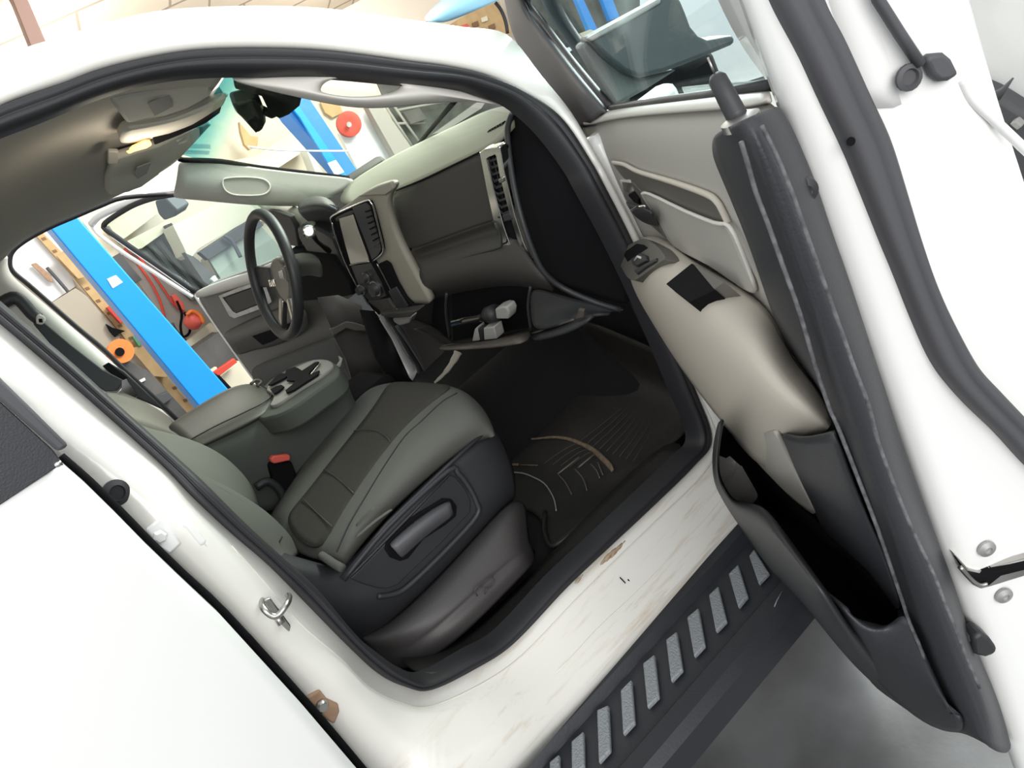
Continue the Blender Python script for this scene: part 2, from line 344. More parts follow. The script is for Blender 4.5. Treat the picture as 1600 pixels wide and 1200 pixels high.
# ---- running board
SZ = .44
def sz(u, v, z=SZ): return at(u, v, 'z', z)
e0 = (790, 1197); e1 = (1145, 820)
bo = [Vector((1.25, 0, 0)), Vector((-.25, 0, 0))]
ytop = -.955; xs = [-.25+1.6*i/16 for i in range(17)]
rows = []
for y, z in ((-.85, .490), (-.885, .480), (-.920, .470), (-.930, .450), (-1.050, .448), (-1.058, .456), (-1.092, .455), (-1.108, .440), (-1.108, .385), (-1.05, .375)):
    rows.append([Vector((x, y-.09*(x-.4), z)) for x in xs])
rb = grid('running_board', rows, 'step', truck, solid=.004, sub=0, smooth=False, bev=0)
TR = [((858,1190),(873,1178),(874,1215),(858,1230)), ((892,1158),(911,1142),(912,1195),(893,1214)), ((932,1109),(950,1101),(953,1171),(935,1191)), ((969,1078),(986,1061),(991,1128),(973,1147)), ((1004,1036),(1022,1022),(1029,1087),(1011,1105)),
 ((1040,999),(1057,986),(1066,1045),(1048,1064)), ((1073,964),(1091,949),(1101,1007),(1084,1025)), ((1107,929),(1122,915),(1135,969),(1118,986)), ((1138,896),(1153,881),(1168,930),(1153,948)), ((1170,868),(1178,857),(1201,894),(1185,911))]
for q in TR:
    pts = [at(u, v, 'z', .462) for u, v in q]
    t = poly('tread_pad', pts, 'tread', rb, .010, .0025)
tube('scratch', [at(u, v, 'z', .4565) for u, v in ((1222,924),(1214,938),(1210,948))], .0012, 'tread', rb)

tube('sill_crease', loops[1][16*5:32*5], .0022, 'sill_paint', cs, seg=6, flat=.6)
tube('sill_crease', loops[2][17*5:24*5], .0020, 'sill_paint', cs, seg=6, flat=.6)
for (u, v, r_) in ((952,868,.010),(960,862,.012),(968,855,.009),(944,876,.006),(905,905,.006),(993,833,.006)):
    p = side(u, v, -.012); 
    tube('mud_stain', [p-Vector((r_*2, 0, .0)), p, p+Vector((r_*2, 0, 0))], [r_*.1, r_*.45, r_*.1], 'dirt', cs, seg=8, per=2, flat=.5)
# ============================================================ the open passenger door
door = empty('x', (0, 0, 0), '', ''); bpy.data.objects.remove(door)
def dl(l, t): return [dp(a, b, t) for a, b in l]
def sl(l, s=0): return [ds(a, b, s) for a, b in l]
# rear shut face, outer edge and skin
Wt = Vector((0, 0, 1))
def Wd(s, t, z): return D0 + DA*s + DN*t + Wt*z
fr = [(-.002, .0), (.000, -.035), (.006, -.05), (.004, -.085), (.0, -.11), (.008, -.135), (.030, -.150)]
zs = [.55+i*.085 for i in range(13)]
shut = grid('passenger_door', [[Wd(.03, -.008, z) for z in zs]] + [[Wd(s, t*(1+(.55 if t < -.1 else .2)*max(0, 1.36-z)), z) for z in zs] for s, t in fr] + [[Wd(.10, -.162*(1+.55*max(0, 1.36-z)), min(z, 1.32)) for z in zs], [Wd(.5, -.175*(1+.5*max(0, 1.36-z)), min(z, 1.30)) for z in zs], [Wd(.88, -.15, min(z, 1.28)) for z in zs]], 'white_paint', truck, solid=.003, sub=1)
# inner sheet metal behind the trim, down to the lower front corner
poly('inner_panel', dl([(905,190),(948,290),(985,375),(1035,540),(1112,690),(1200,800),(1300,960),(1565,1160),(1400,650),(1240,190)], -.012), 'white_paint', shut, .02, .002)
grid('door_frame', [dl([(1060,-160),(1118,0),(1167,88),(1204,130),(1226,186)], -.02), sl([(1130,-190),(1200,-60),(1222,40),(1238,120),(1246,190)], .0), sl([(1245,-190),(1290,0),(1330,100),(1345,190),(1352,220)], .0)], 'white_paint', shut, solid=.003, sub=2)
grid('frame_outer_face', [sl([(1245,-190),(1290,0),(1330,100),(1345,190)], .0), sl([(1330,-190),(1390,0),(1432,80),(1450,150)], .0), sl([(1345,-190),(1405,-20),(1445,60),(1470,120)], .02)], 'white_paint', shut, solid=.01, sub=1)
# weatherstrip on the shut face
EL = [(1165,-110),(1205,0),(1245,80),(1282,160),(1318,235),(1345,300),(1375,375),(1398,430),(1428,505),(1462,575),(1510,632),(1560,680),(1610,735),(1680,800)]
ER = [(1255,-110),(1290,0),(1322,62),(1362,150),(1392,215),(1418,300),(1440,375),(1464,445),(1492,505),(1530,572),(1566,612),(1600,648),(1650,700),(1730,770)]
L = crom(sl(EL, -.006), 4); R_ = crom(sl(ER, -.006), 4); o_ = -DA
g = grid('door_seal', [[p+DA*.012 for p in L], [p+o_*.006 for p in L], [p+(q-p)*.30+o_*.013 for p, q in zip(L, R_)], [p+(q-p)*.48+o_*.008 for p, q in zip(L, R_)], [p+(q-p)*.62+o_*.014 for p, q in zip(L, R_)], [p+(q-p)*.80+o_*.012 for p, q in zip(L, R_)]], 'seal_grey', shut, solid=0, sub=1)
g2 = grid('seal_lip', [[p+(q-p)*.80+o_*.012 for p, q in zip(L, R_)], [q+o_*.002 for p, q in zip(L, R_)], [q+DA*.02 for p, q in zip(L, R_)]], 'rubber', g, solid=0, sub=1)
lathe('drain_hole', ds(1329, 221, -.018), -DA, [(0, 0), (.003, 0), (.003, .001), (0, .001)], 'black', shut)
# glass run end, belt cap, plug, latch, screws
tube('glass_run', sl([(1340,-80),(1372,0),(1405,52),(1437,100)], -.008), .0055, 'seal_grey', shut, flat=.7)
poly('belt_cap', sl([(1437,92),(1448,84),(1468,82),(1480,92),(1492,116),(1476,126),(1461,127),(1450,118),(1443,102)], -.005), 'seal_grey', shut, .01, .003, lift=.006)
lathe('rubber_plug', ds(1418, 121, -.006), -DA, [(.0, 0), (.009, 0), (.009, .003), (.006, .004), (.005, .0015), (0, .0015)], 'seal_grey', shut, seg=16)
la = poly('door_latch', sl([(1488,862),(1500,888),(1518,912),(1530,918),(1545,914),(1640,885),(1640,860),(1545,886),(1530,892),(1512,888)], -.004), 'metal', shut, .012, .002, lift=.003)
poly('latch_slot', sl([(1494,872),(1512,893),(1532,897),(1550,890),(1640,868),(1640,876),(1560,896),(1540,912),(1530,914),(1516,908)], -.008), 'black', la, .010, .001, lift=.004)
tube('latch_lip', sl([(1500,886),(1516,904),(1530,914),(1542,912)], -.014), .0022, 'metal', la, per=4)
for u, v in ((1541, 857), (1568, 930)):
    sc = lathe('latch_screw', ds(u, v, -.004), -DA, [(0, 0), (.0085, 0), (.0080, .002), (.0035, .004), (.003, .0025), (0, .0025)], 'screw', shut, seg=20)
# belt cap of the outer skin, crease line
tube('skin_edge', sl([(1503,124),(1520,156),(1560,194),(1600,232),(1660,290)], -.0), .0035, 'white_paint', shut, per=4)
# ---- black end trim: wraps from the inner panel round to the shut face
TL = [(1112,212),(1112,240),(1120,262),(1140,308),(1175,394),(1200,475),(1231,550),(1275,597),(1303,653),(1310,680),(1340,760),(1372,850),(1400,960),(1395,985),(1360,990),(1345,1060),(1400,1097),(1459,1140),(1490,1145)]
R1 = [(1135,200),(1158,222),(1170,262),(1181,300),(1200,350),(1225,420),(1250,490),(1275,575),(1297,640),(1308,664),(1340,745),(1372,828),(1402,915),(1412,945),(1422,975),(1441,1019),(1455,1070),(1480,1110),(1508,1144)]
R2 = [(1180,178),(1190,196),(1212,240),(1237,300),(1260,365),(1285,435),(1312,510),(1335,575),(1357,632),(1372,690),(1396,755),(1425,826),(1460,900),(1475,940),(1490,975),(1505,1015),(1531,1075),(1548,1120),(1556,1172)]
R3 = [(1205,170),(1222,187),(1242,240),(1268,300),(1290,360),(1315,425),(1340,495),(1362,560),(1380,620),(1395,680),(1420,755),(1446,826),(1480,902),(1492,940),(1508,985),(1522,1025),(1548,1080),(1562,1130),(1572,1180)]
RE = [(1222,168),(1238,186),(1260,235),(1284,292),(1306,366),(1330,430),(1355,510),(1376,575),(1392,622),(1414,690),(1438,757),(1464,828),(1490,900),(1504,940),(1517,990),(1532,1020),(1560,1085),(1574,1125),(1585,1165)]
TB = .06
et = grid('edge_trim', [dl(TL, .020), dl(R1, TB), [dp(u, v, .045) for u, v in R2], sl(R3, -.006), sl(RE, -.004), [p+DA*.02 for p in sl(RE, .0)]], 'black_trim', shut, solid=.003, sub=2)
for nm, l, f, r in (('trim_ridge', R1, lambda l: dl(l[1:-2], TB-.0006), .0016), ('trim_ridge', R2, lambda l: [dp(u, v, .0445) for u, v in l[1:-2]], .0014), ('trim_ridge', R3, lambda l: sl(l[1:-2], -.0065), .0016)):
    tube(nm, f(l), r, 'worn_edge', et, per=3, seg=8)
for c, pr in (((1256, 297), 1), ((1508, 1000), 1)):
    lathe('trim_clip', ds(*c, -.012), -DA, [(0, 0), (.010, 0), (.009, .004), (.004, .006), (0, .004)], 'dark_plastic', et)
poly('rubber_bumper', sl([(1508,984),(1522,975),(1536,985),(1547,1000),(1543,1009),(1528,1014),(1510,1010)], -.01), 'dark_plastic', et, .02, .004, lift=.012)
# ---- light grey main panel
P = [[(912,188),(960,176),(1040,168),(1120,158),(1208,150)],
     [(914,205),(960,192),(1040,185),(1120,180),(1206,172)],
     [(930,245),(975,235),(1040,232),(1085,228),(1125,226)],
     [(950,292),(985,285),(1050,285),(1100,290),(1150,300)],
     [(970,335),(1010,338),(1060,345),(1120,355),(1175,375)],
     [(992,385),(1030,388),(1080,400),(1140,430),(1205,475)],
     [(1010,440),(1050,445),(1100,460),(1160,490),(1230,545)],
     [(1040,545),(1075,555),(1120,575),(1190,600),(1290,640)]]
T_ = [-.012, .004, .012, .014, .014, .012, .012, .010]
panel = grid('door_panel', [dl(r, T_[i]) for i, r in enumerate(P)], 'grey_trim', shut, solid=.012, sub=2)
grid('panel_top_cap', [dl([(908,200),(950,186),(1040,177),(1120,171),(1198,165)], .008), dl([(913,187),(953,173),(1060,161),(1150,151),(1202,147)], .003), dl([(917,182),(955,167),(1060,155),(1150,142),(1206,137)], -.02)], 'grey_trim', panel, solid=.004, sub=2)
tube('belt_seal', dl([(953,168),(1040,156),(1106,148),(1206,133)], -.012), .0045, 'rubber', shut)
# pull recess and padded insert
rc = [(959,256),(975,257),(997,269),(1050,286),(1103,305),(1119,316),(1127,330),(1136,347),(1116,344),(1069,325),(1006,300),(975,277)]
poly('pull_recess', dl(rc, .014), 'wood_dark', panel, .004, .001, lift=.002).data.materials[0] = M['switch_grey']
tube('recess_lip', dl([(957,254),(975,257),(997,268),(1050,284),(1103,303),(1120,315),(1129,330),(1138,349)], .018), .0035, 'beige_trim', panel, per=4)
ins = dl([(1003,301),(1015,301),(1069,327),(1116,346),(1138,352),(1160,400),(1182,452),(1165,452),(1110,415),(1056,386),(1035,352),(1015,322)], .016)
poly('padded_insert', ins, 'grey_trim', panel, .006, .003, lift=.003, per=3)
tube('insert_seam', dl([(1003,303),(1015,303),(1069,329),(1116,348),(1140,354),(1162,400),(1180,448)], .021), .0022, 'pillar_trim', panel, per=3)
tube('insert_gap', dl([(1007,306),(1030,341),(1056,386),(1110,418),(1152,444)], .018), .0012, 'black', panel, per=3)
# inner release handle
hb = poly('handle_bezel', dl([(972,283),(990,285),(1003,300),(1020,330),(1030,352),(1040,372),(1018,352),(1000,338),(985,322),(976,305)], .016), 'switch_grey', panel, .004, .001, lift=.001)
hn = grid('release_handle', [dl([(975,313),(984,317),(994,322),(1003,326)], .020), dl([(984,328),(996,322),(1006,321),(1012,324)], .036), dl([(995,342),(1006,338),(1016,338),(1020,340)], .036), dl([(1010,350),(1018,352),(1026,353),(1027,356)], .020)], 'dark_plastic', hb, solid=.004, sub=2)
tube('handle_highlight', dl([(986,329),(996,323),(1008,322)], .040), .0016, 'chrome', hn)
poly('lock_lever', dl([(981,304),(988,301),(996,312),(998,320),(991,317),(983,308)], .022), 'black', hb, .008, .002)
poly('lock_panel', dl([(968,282),(984,281),(991,298),(985,303),(976,300)], .017), 'pillar_trim', hb, .004, .001)
# lock knob
lathe('lock_grommet', dp(1157, 187, .04), (0, 0, 1), [(0, -.004), (.013, -.004), (.013, .001), (.008, .003), (0, .003)], 'metal', panel)
kp = dp(1155, 188, .04); kq = dp(1117, 116, .04)
tube('lock_knob', [kp, kp+(kq-kp)*.15, kp+(kq-kp)*.5, kp+(kq-kp)*.9, kq], [.0075, .0070, .0068, .0062, .0035], 'dark_plastic', panel, seg=16)
tube('lock_rod', [kq, dp(1106, 90, .04)], .0008, 'metal', panel)
# ---- armrest: beige ledge growing out of the panel
ARM = [[((992,372),.016),((1030,365),.016),((1056,386),.016),((1105,420),.016),((1165,450),.016),((1212,495),.016),((1240,560),.016),((1275,597),.020),((1303,650),.024)],
       [((975,382),.040),((1010,385),.05),((1050,410),.05),((1100,450),.05),((1150,490),.05),((1195,530),.05),((1228,580),.05),((1262,625),.05),((1298,665),.04)],
       [((966,398),.055),((985,420),.075),((1020,450),.08),((1065,490),.08),((1110,530),.08),((1155,570),.08),((1195,610),.075),((1235,645),.065),((1290,676),.045)],
       [((966,412),.055),((976,440),.075),((1003,478),.085),((1040,528),.085),((1080,575),.085),((1120,620),.085),((1160,655),.08),((1205,672),.070),((1250,685),.050)],
       [((975,430),.035),((984,455),.05),((1008,492),.06),((1042,545),.062),((1078,595),.062),((1112,638),.062),((1150,690),.06),((1190,735),.055),((1240,735),.045)]]
arm = grid('armrest', [[dp(u, v, t) for (u, v), t in r] for r in ARM], 'beige_trim', shut, solid=.004, sub=2)
LOW = [[((984,455),.05),((1042,545),.062),((1080,597),.062),((1112,638),.062),((1150,690),.06),((1205,672),.070),((1213,674),.068)],
       [((1010,500),.04),((1062,575),.045),((1096,620),.05),((1128,660),.052),((1165,705),.055),((1210,715),.058),((1232,715),.060)],
       [((1035,545),.03),((1085,610),.035),((1125,655),.042),((1160,697),.045),((1200,745),.050),((1240,765),.052),((1256,762),.055)],
       [((1040,552),.03),((1090,617),.035),((1131,662),.042),((1170,707),.045),((1220,764),.050),((1262,800),.052),((1279,809),.053)]]
low = grid('lower_grey_panel', [[dp(u, v, t) for (u, v), t in r] for r in LOW], 'grey_trim', shut, solid=.004, sub=2)
wedge = grid('kick_wedge', [[dp(u, v, t) for (u, v), t in r] for r in (
    [((1213,673),.060),((1235,684),.068),((1262,686),.068),((1300,675),.060),((1309,680),.055)],
    [((1228,708),.056),((1255,722),.070),((1290,730),.066),((1325,745),.060),((1333,750),.055)],
    [((1252,758),.054),((1285,790),.070),((1325,810),.066),((1358,830),.058),((1366,832),.055)],
    [((1279,812),.050),((1318,850),.060),((1355,880),.060),((1388,915),.056),((1396,918),.055)],
    [((1285,830),.045),((1325,865),.050),((1360,895),.050),((1395,950),.050),((1408,955),.050)])], 'black_trim', shut, solid=.004, sub=2)
# switch plate and grab pocket lie on the armrest's own surface
from mathutils.bvhtree import BVHTree
def surf(o):
    bpy.context.view_layer.update(); dg = bpy.context.evaluated_depsgraph_get(); e = o.evaluated_get(dg); me = e.to_mesh()
    b = BVHTree.FromPolygons([o.matrix_world @ v.co for v in me.vertices], [tuple(p.vertices) for p in me.polygons]); e.to_mesh_clear()
    def f(l, back=.05):
        out = []
        for u, v in l:
            h = b.ray_cast(CAM, ray(u, v).normalized())[0]
            out.append(h)
        good = [p for p in out if p]; c = sum(good, Vector())/len(good)
        n = Vector((0, 0, 0))
        for k in range(len(good)): n += (good[k]-c).cross(good[(k+1) % len(good)]-c)
        n.normalize()
        return [onplane(u, v, c, n) if not p or (p-c).length > .16 else p for (u, v), p in zip(l, out)]
    return f
AS = surf(arm)
swo = AS([(975,404),(986,391),(1012,377),(1024,378),(1040,387),(1052,400),(1054,408),(1048,414),(1010,439),(1002,441),(992,436),(982,420)])
pn = normal_of(swo); sc0 = sum(swo, Vector())/len(swo)
def SP(l): return [onplane(u, v, sc0, pn) for u, v in l]
swo = SP([(975,404),(986,391),(1012,377),(1024,378),(1040,387),(1052,400),(1054,408),(1048,414),(1010,439),(1002,441),(992,436),(982,420)])
sw = poly('switch_plate', swo, 'switch_grey', arm, .022, .002, lift=.015, per=3)
poly('switch_recess', SP([(985,399),(1008,384),(1020,386),(1027,391),(993,412)]), 'black', sw, .010, .001, lift=.0162)
poly('window_switch', SP([(1003,409),(1018,400),(1028,404),(1030,412),(1012,421),(1006,418)]), 'dark_plastic', sw, .010, .002, lift=.021)
poly('lock_switch', SP([(1006,427),(1026,416),(1044,408),(1044,413),(1026,423),(1012,433)]), 'dark_plastic', sw, .010, .002, lift=.019)
tube('switch_mark', [p+pn*.0225 for p in SP([(1012,412),(1017,406),(1022,408)])], .0020, 'sticker', sw)
gk = AS([(1057,457),(1096,426),(1134,470),(1093,484)]); gn = normal_of(gk); gc = sum(gk, Vector())/4
def GP(l): return [onplane(u, v, gc, gn) for u, v in l]
gr = poly('grab_pocket', GP([(1055,456),(1096,424),(1116,440),(1134,468),(1093,486)]), 'black', arm, .03, .001, lift=.017)
poly('pocket_wall', GP([(1097,424),(1104,427),(1150,456),(1133,467)]), 'switch_grey', gr, .03, .001, lift=.018)
# ---- map pocket along the bottom: rim, black well, outer wall
PO = [(1122,658),(1112,700),(1112,756),(1126,782),(1140,806),(1169,852),(1205,900),(1240,925),(1269,960),(1300,1000),(1334,1040),(1366,1070),(1400,1100)]
PI_ = [(1131,660),(1124,700),(1123,740),(1134,762),(1148,785),(1184,785),(1204,800),(1240,850),(1275,898),(1305,940),(1332,980),(1350,984),(1362,984)]
PB = [(1140,668),(1180,722),(1225,772),(1278,815),(1300,845),(1330,872),(1362,898),(1380,910),(1388,930),(1395,950),(1399,970),(1385,982),(1370,986)]
ot = .12
tp0 = [.085]*9+[.082, .075, .065, .052]; tp1 = [.12]*9+[.115, .105, .090, .072]
rim = grid('map_pocket', [[dp(u, v, t) for (u, v), t in zip(PO, tp0)], [dp(u, v, t) for (u, v), t in zip([(a+(c-a)*.25, b+(d-b)*.25) for (a, b), (c, d) in zip(PO, PI_)], tp1)], [dp(u, v, t) for (u, v), t in zip([(a+(c-a)*.8, b+(d-b)*.8) for (a, b), (c, d) in zip(PO, PI_)], tp1)], [dp(u, v, t-.01) for (u, v), t in zip(PI_, tp1)], [dp(u, v, ot-.05) for u, v in PI_]], 'dark_plastic', shut, solid=.003, sub=2)
grid('pocket_well', [[dp(u, v, ot-.05) for u, v in PI_], [dp((a+c)/2, (b+d)/2, .03) for (a, b), (c, d) in zip(PI_, PB)], [dp(u, v, .045) for u, v in PB]], 'black', rim, solid=.002, sub=1)
grid('lower_black_panel', [[dp(u, v, t) for u, v, t in r] for r in ([(1250,902,.075),(1300,970,.082),(1350,1042,.080),(1400,1098,.070),(1459,1142,.055),(1510,1147,.05)], [(1290,925,.11),(1325,985,.10),(1366,1030,.09),(1412,1065,.08),(1460,1100,.065),(1500,1125,.058)], [(1332,968,.10),(1352,992,.10),(1378,1000,.085),(1412,1004,.07),(1440,1028,.062),(1486,1108,.056)], [(1366,972,.08),(1384,980,.075),(1398,968,.066),(1412,958,.06),(1432,990,.058),(1476,1088,.054)])], 'black_trim', shut, solid=.004, sub=2)
poly('pocket_back', dl([(1124,655),(1142,664),(1280,812),(1390,930),(1402,972),(1372,990),(1332,984),(1204,802),(1148,788),(1120,742)], .018), 'black', rim, .004, 0)
# black front-lower edge of the door, seen past the armrest
grid('door_front_edge', [[dp(u, v, .0) for u, v in ((1018,510),(1050,570),(1078,618),(1098,656),(1106,672))], [dp(u, v, .03) for u, v in ((1035,540),(1072,590),(1095,620),(1112,642),(1120,656))]], 'grey_trim', shut, solid=.006, sub=2)
tube('front_edge_gap', dl([(1070,575),(1090,610),(1118,646)], .036), .0022, 'black', shut)
# ---- window frame and glass
grid('window_frame', [dl([(770,-60),(790,0),(796,48),(819,87),(845,120),(866,150),(887,175),(909,206)], -.01), dl([(785,-60),(803,0),(812,40),(836,80),(870,130),(900,165),(920,190)], .01) if 0 else dl([(785,-60),(803,0),(812,40),(836,80),(858,112),(882,142),(902,168),(922,192)], .012), dl([(798,-60),(815,0),(830,30),(856,62),(880,95),(908,130),(930,155),(944,172)], .004), dl([(806,-60),(822,0),(838,28),(864,58),(890,92),(916,124),(938,150),(953,168)], -.02)], 'seal_grey', shut, solid=.01, sub=2)
tube('glass_channel', dl([(806,-60),(824,0),(845,30),(872,66),(900,102),(928,136),(953,166)], -.012), .006, 'rubber', shut, per=3)
poly('window_glass', dl([(815,-120),(815,0),(950,169),(1215,133),(1180,60),(1120,-120)], -.03), 'window_glass', shut, .004, 0)
grid('window_frame_outer', [dl([(833,-60),(842,0),(866,40),(900,88),(935,130),(962,160)], -.05), dl([(850,-60),(862,0),(890,48),(925,95),(960,140),(985,165)], -.05)], 'tarp', shut, solid=.01, sub=2).data.materials[0] = M['seal_grey']
# ---- outside mirror, seen through the glass
mat('mount_grey', (.16, .175, .17), .5); mat('mirror_grey', (.07, .082, .086), .45, bump=.3, bscale=40)
mh = poly('side_mirror', sl([(919,60),(975,30),(1031,0),(1045,-10),(1062,-4),(1072,20),(1080,42),(1092,56),(1106,62),(1147,54),(1150,68),(1092,92),(1040,112),(1000,122),(975,112),(945,88)], .75), 'mirror_grey', shut, .10, .012)
poly('mirror_rim', sl([(917,60),(975,28),(1031,-3),(1034,4),(980,36),(925,65)], .745), 'label_grey', mh, .02, .003)
poly('mirror_mount', sl([(905,72),(921,62),(945,88),(975,112),(1000,122),(1060,108),(1010,140),(962,166),(940,130)], .80), 'mount_grey', mh, .06, .006)
# ============================================================ cab interior
def A(l, ax=None, val=None):
    return [at(*q) if len(q) == 4 else (at(q[0], q[1], ax, q[2]) if len(q) == 3 else at(q[0], q[1], ax, val)) for q in l]
# floor pan, firewall, far sill: the tub that keeps the footwell dark
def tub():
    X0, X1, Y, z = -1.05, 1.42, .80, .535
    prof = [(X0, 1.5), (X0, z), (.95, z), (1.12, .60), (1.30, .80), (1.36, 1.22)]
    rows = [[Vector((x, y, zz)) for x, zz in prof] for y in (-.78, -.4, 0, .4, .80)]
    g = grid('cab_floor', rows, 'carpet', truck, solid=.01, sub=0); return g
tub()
grid('transmission_hump', [[Vector((x, y, z)) for y, z in ((-.24, .54), (-.16, .66), (0, .72), (.16, .66), (.24, .54))] for x in (-.4, .4, .9, 1.25)], 'carpet', truck, solid=.01, sub=2)
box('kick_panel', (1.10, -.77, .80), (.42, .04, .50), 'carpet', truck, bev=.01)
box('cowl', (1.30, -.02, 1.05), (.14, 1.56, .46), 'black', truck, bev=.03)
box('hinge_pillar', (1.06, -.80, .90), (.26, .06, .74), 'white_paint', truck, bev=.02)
box('rear_closing_panel', (-1.08, 0, 1.15), (.05, 1.6, 1.2), 'headliner', truck, bev=.01)  # unseen cab back, closed without glass to keep the interior dark
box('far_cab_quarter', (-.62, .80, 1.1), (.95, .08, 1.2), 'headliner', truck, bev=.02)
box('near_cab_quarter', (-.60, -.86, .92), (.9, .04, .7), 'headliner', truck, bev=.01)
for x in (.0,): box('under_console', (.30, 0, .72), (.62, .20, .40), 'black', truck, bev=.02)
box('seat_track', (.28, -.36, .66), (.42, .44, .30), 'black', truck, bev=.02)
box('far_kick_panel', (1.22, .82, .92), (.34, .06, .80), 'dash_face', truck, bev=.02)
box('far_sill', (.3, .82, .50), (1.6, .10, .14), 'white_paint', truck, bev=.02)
# headliner
HN = [side(u, v, .035)+Vector((0, 0, .004)) for u, v in ((-160,262),(-40,222),(0,208),(80,177),(160,146),(240,123),(320,114),(360,113))]
HF = A([(-200,560),(-60,450),(-10,412),(14,396),(41,371),(100,341),(194,304),(281,252)], 'y', .66)
HM = []
for k in (.12, .3, .5, .7, .88):
    HM.append([HN[i].lerp(HF[i], k)+Vector((0, 0, .055*math.sin(math.pi*k)*min(1, (8-i)/3))) for i in range(8)])
head = grid('headliner', [HN]+HM+[HF], 'headliner', truck, solid=.012, sub=2)
# near front pillar trim with grab handle gap
hole = [(500,140),(505,130),(520,123),(545,121),(570,123),(600,127),(620,131),(629,134),(622,141),(604,148),(572,151),(540,151),(515,147),(503,144)]
outr = [(362,122),(362,111),(480,110),(540,113),(580,117),(630,123),(740,134),(822,176),(756,156),(662,162),(600,170),(545,169),(472,154),(366,129)]
def mixp(a, b, k): return [(p[0]+(q[0]-p[0])*k, p[1]+(q[1]-p[1])*k) for p, q in zip(a, b)]
npil = grid('front_pillar_trim', [[side(u, v, .06) for u, v in outr], [side(u, v, .035) for u, v in mixp(outr, hole, .35)], [side(u, v, .02) for u, v in mixp(outr, hole, .85)], [side(u, v, .03) for u, v in hole], [side(u, v, .06) for u, v in hole]], 'pillar_trim', truck, solid=.004, sub=2, closed=True)
# windshield
poly('windshield', A([(358,122,.55,0)][:0]) + [at(356,118,'y',-.64), at(279,247,'y',.62), at(405,330,'y',.70), at(560,300,'y',.60), at(700,220,'y',-.05), at(830,185,'y',-.62)], 'windshield_glass', truck, .005, 0)
tb = grid('tint_band', [[at(356,112,'y',-.60), at(300,200,'y',.1), at(279,240,'y',.55)], [at(372,118,'y',-.60), at(330,190,'y',.0), at(303,247,'y',.58)], [at(388,122,'y',-.60), at(350,190,'y',.0), at(325,250,'y',.60)], [at(412,128,'y',-.60), at(376,190,'y',.0), at(346,252,'y',.60)]], 'blue_tint', truck, solid=0, sub=0)
ca = tb.data.color_attributes.new('tint', 'FLOAT_COLOR', 'POINT')
for i in range(12): ca.data[i].color = [(.10,.42,.50,1), (.20,.56,.62,1), (.50,.80,.82,1), (1,1,1,1)][i//3]
tube('windshield_edge', [at(u, v, 'y', y) for u, v, y in ((280,246,.60),(287,250,.61),(344,252,.62),(406,262,.63),(500,273,.64),(545,278,.64))], .008, 'black', truck, per=3)
for l in ([(296,225),(328,226),(328,233),(295,232)], [(290,235),(327,236),(326,242),(289,241)]):
    poly('windshield_sticker', A(l, 'y', .48), 'sticker', truck, .001, 0, lift=.004)
# far front pillar trim
fp = grid('far_pillar_trim', [A([(280,247),(344,253),(406,263),(500,274),(560,278)], 'y', .62),
    A([(279,262),(344,268),(406,275),(500,285),(550,292)], 'y', .625), A([(276,285),(344,292),(406,300),(470,302),(520,305)], 'y', .63),
    A([(271,306),(325,310),(400,318),(469,318),(500,322)], 'y', .66), A([(271,310),(325,314),(400,322),(469,322),(500,326)], 'y', .70)], 'pillar_trim', truck, solid=.006, sub=2)
rh = [(348,284),(352,279),(375,277),(400,278),(415,282),(422,291),(418,300),(405,305),(370,305),(355,300),(349,292)]
poly('handle_recess', A(rh, 'y', .622), 'headliner', fp, .01, .004, per=2)
tube('recess_rim', A(rh, 'y', .620), .003, 'pillar_trim', fp, per=3, closed=True)
# far centre pillar trim and belt
bt = grid('far_center_pillar_trim', [A([(-40,420),(6,392),(30,372)], 'y', .66)[::-1] + [], A([(-60,440),(-2,412),(10,396)], 'y', .655)[::-1]], 'headliner', truck, solid=.01, sub=1)
BP = [(14,398),(12,412),(18,430),(43,450),(78,480),(118,514),(158,548),(190,577),(240,626),(285,668)]
bq = grid('far_pillar_panel', [A([(u-1, v+1) for u, v in BP], 'y', .70), A([(u-4, v+4) for u, v in BP], 'y', .665), A([(u-30, v+12) for u, v in BP], 'y', .66), A([(u-75, v+25) for u, v in BP], 'y', .67), A([(u-150, v+60) for u, v in BP], 'y', .70)], 'pillar_trim', truck, solid=.01, sub=2)
tube('far_opening_seal', A([(272,303),(194,309),(156,322),(125,335),(78,355),(41,375),(20,392),(15,409),(20,424),(46,446),(80,476),(120,511),(160,544),(190,573),(250,630),(285,664)], 'y', .72), .007, 'rubber', truck, per=4)
tube('far_handle', A([(0,476),(20,465),(32,470),(50,490),(60,498)], 'y', .62), .018, 'seat_plastic', bq, per=3)
poly('belt_guide', A([(56,494),(62,490),(71,495),(72,503),(66,508),(57,506)], 'y', .60), 'pillar_trim', bq, .02, .004)
poly('guide_slot', A([(60,498),(66,498),(67,504),(61,504)], 'y', .60), 'black', bq, .005, .001, lift=.002)
poly('seat_belt', A([(52,506),(60,498),(72,506),(110,538),(160,577),(193,594),(183,611),(165,612),(148,601),(100,562)], 'y', .61), 'belt_web', bq, .012, .003)
poly('belt_slot', A([(160,572),(170,566),(200,590),(196,602),(180,590)], 'y', .625), 'black', bq, .005, .002)
poly('belt_shadow_cover', A([(170,566),(195,580),(250,632),(258,642),(210,620)], 'y', .645), 'seat_plastic', bq, .02, .004)
poly('belt_tongue', A([(190,595),(198,592),(203,600),(213,612),(217,617),(212,622),(188,612),(183,615),(190,606)], 'y', .60), 'chrome', bq, .004, .001)
mat('seat_back_tan', (.17, .155, .135), .8)
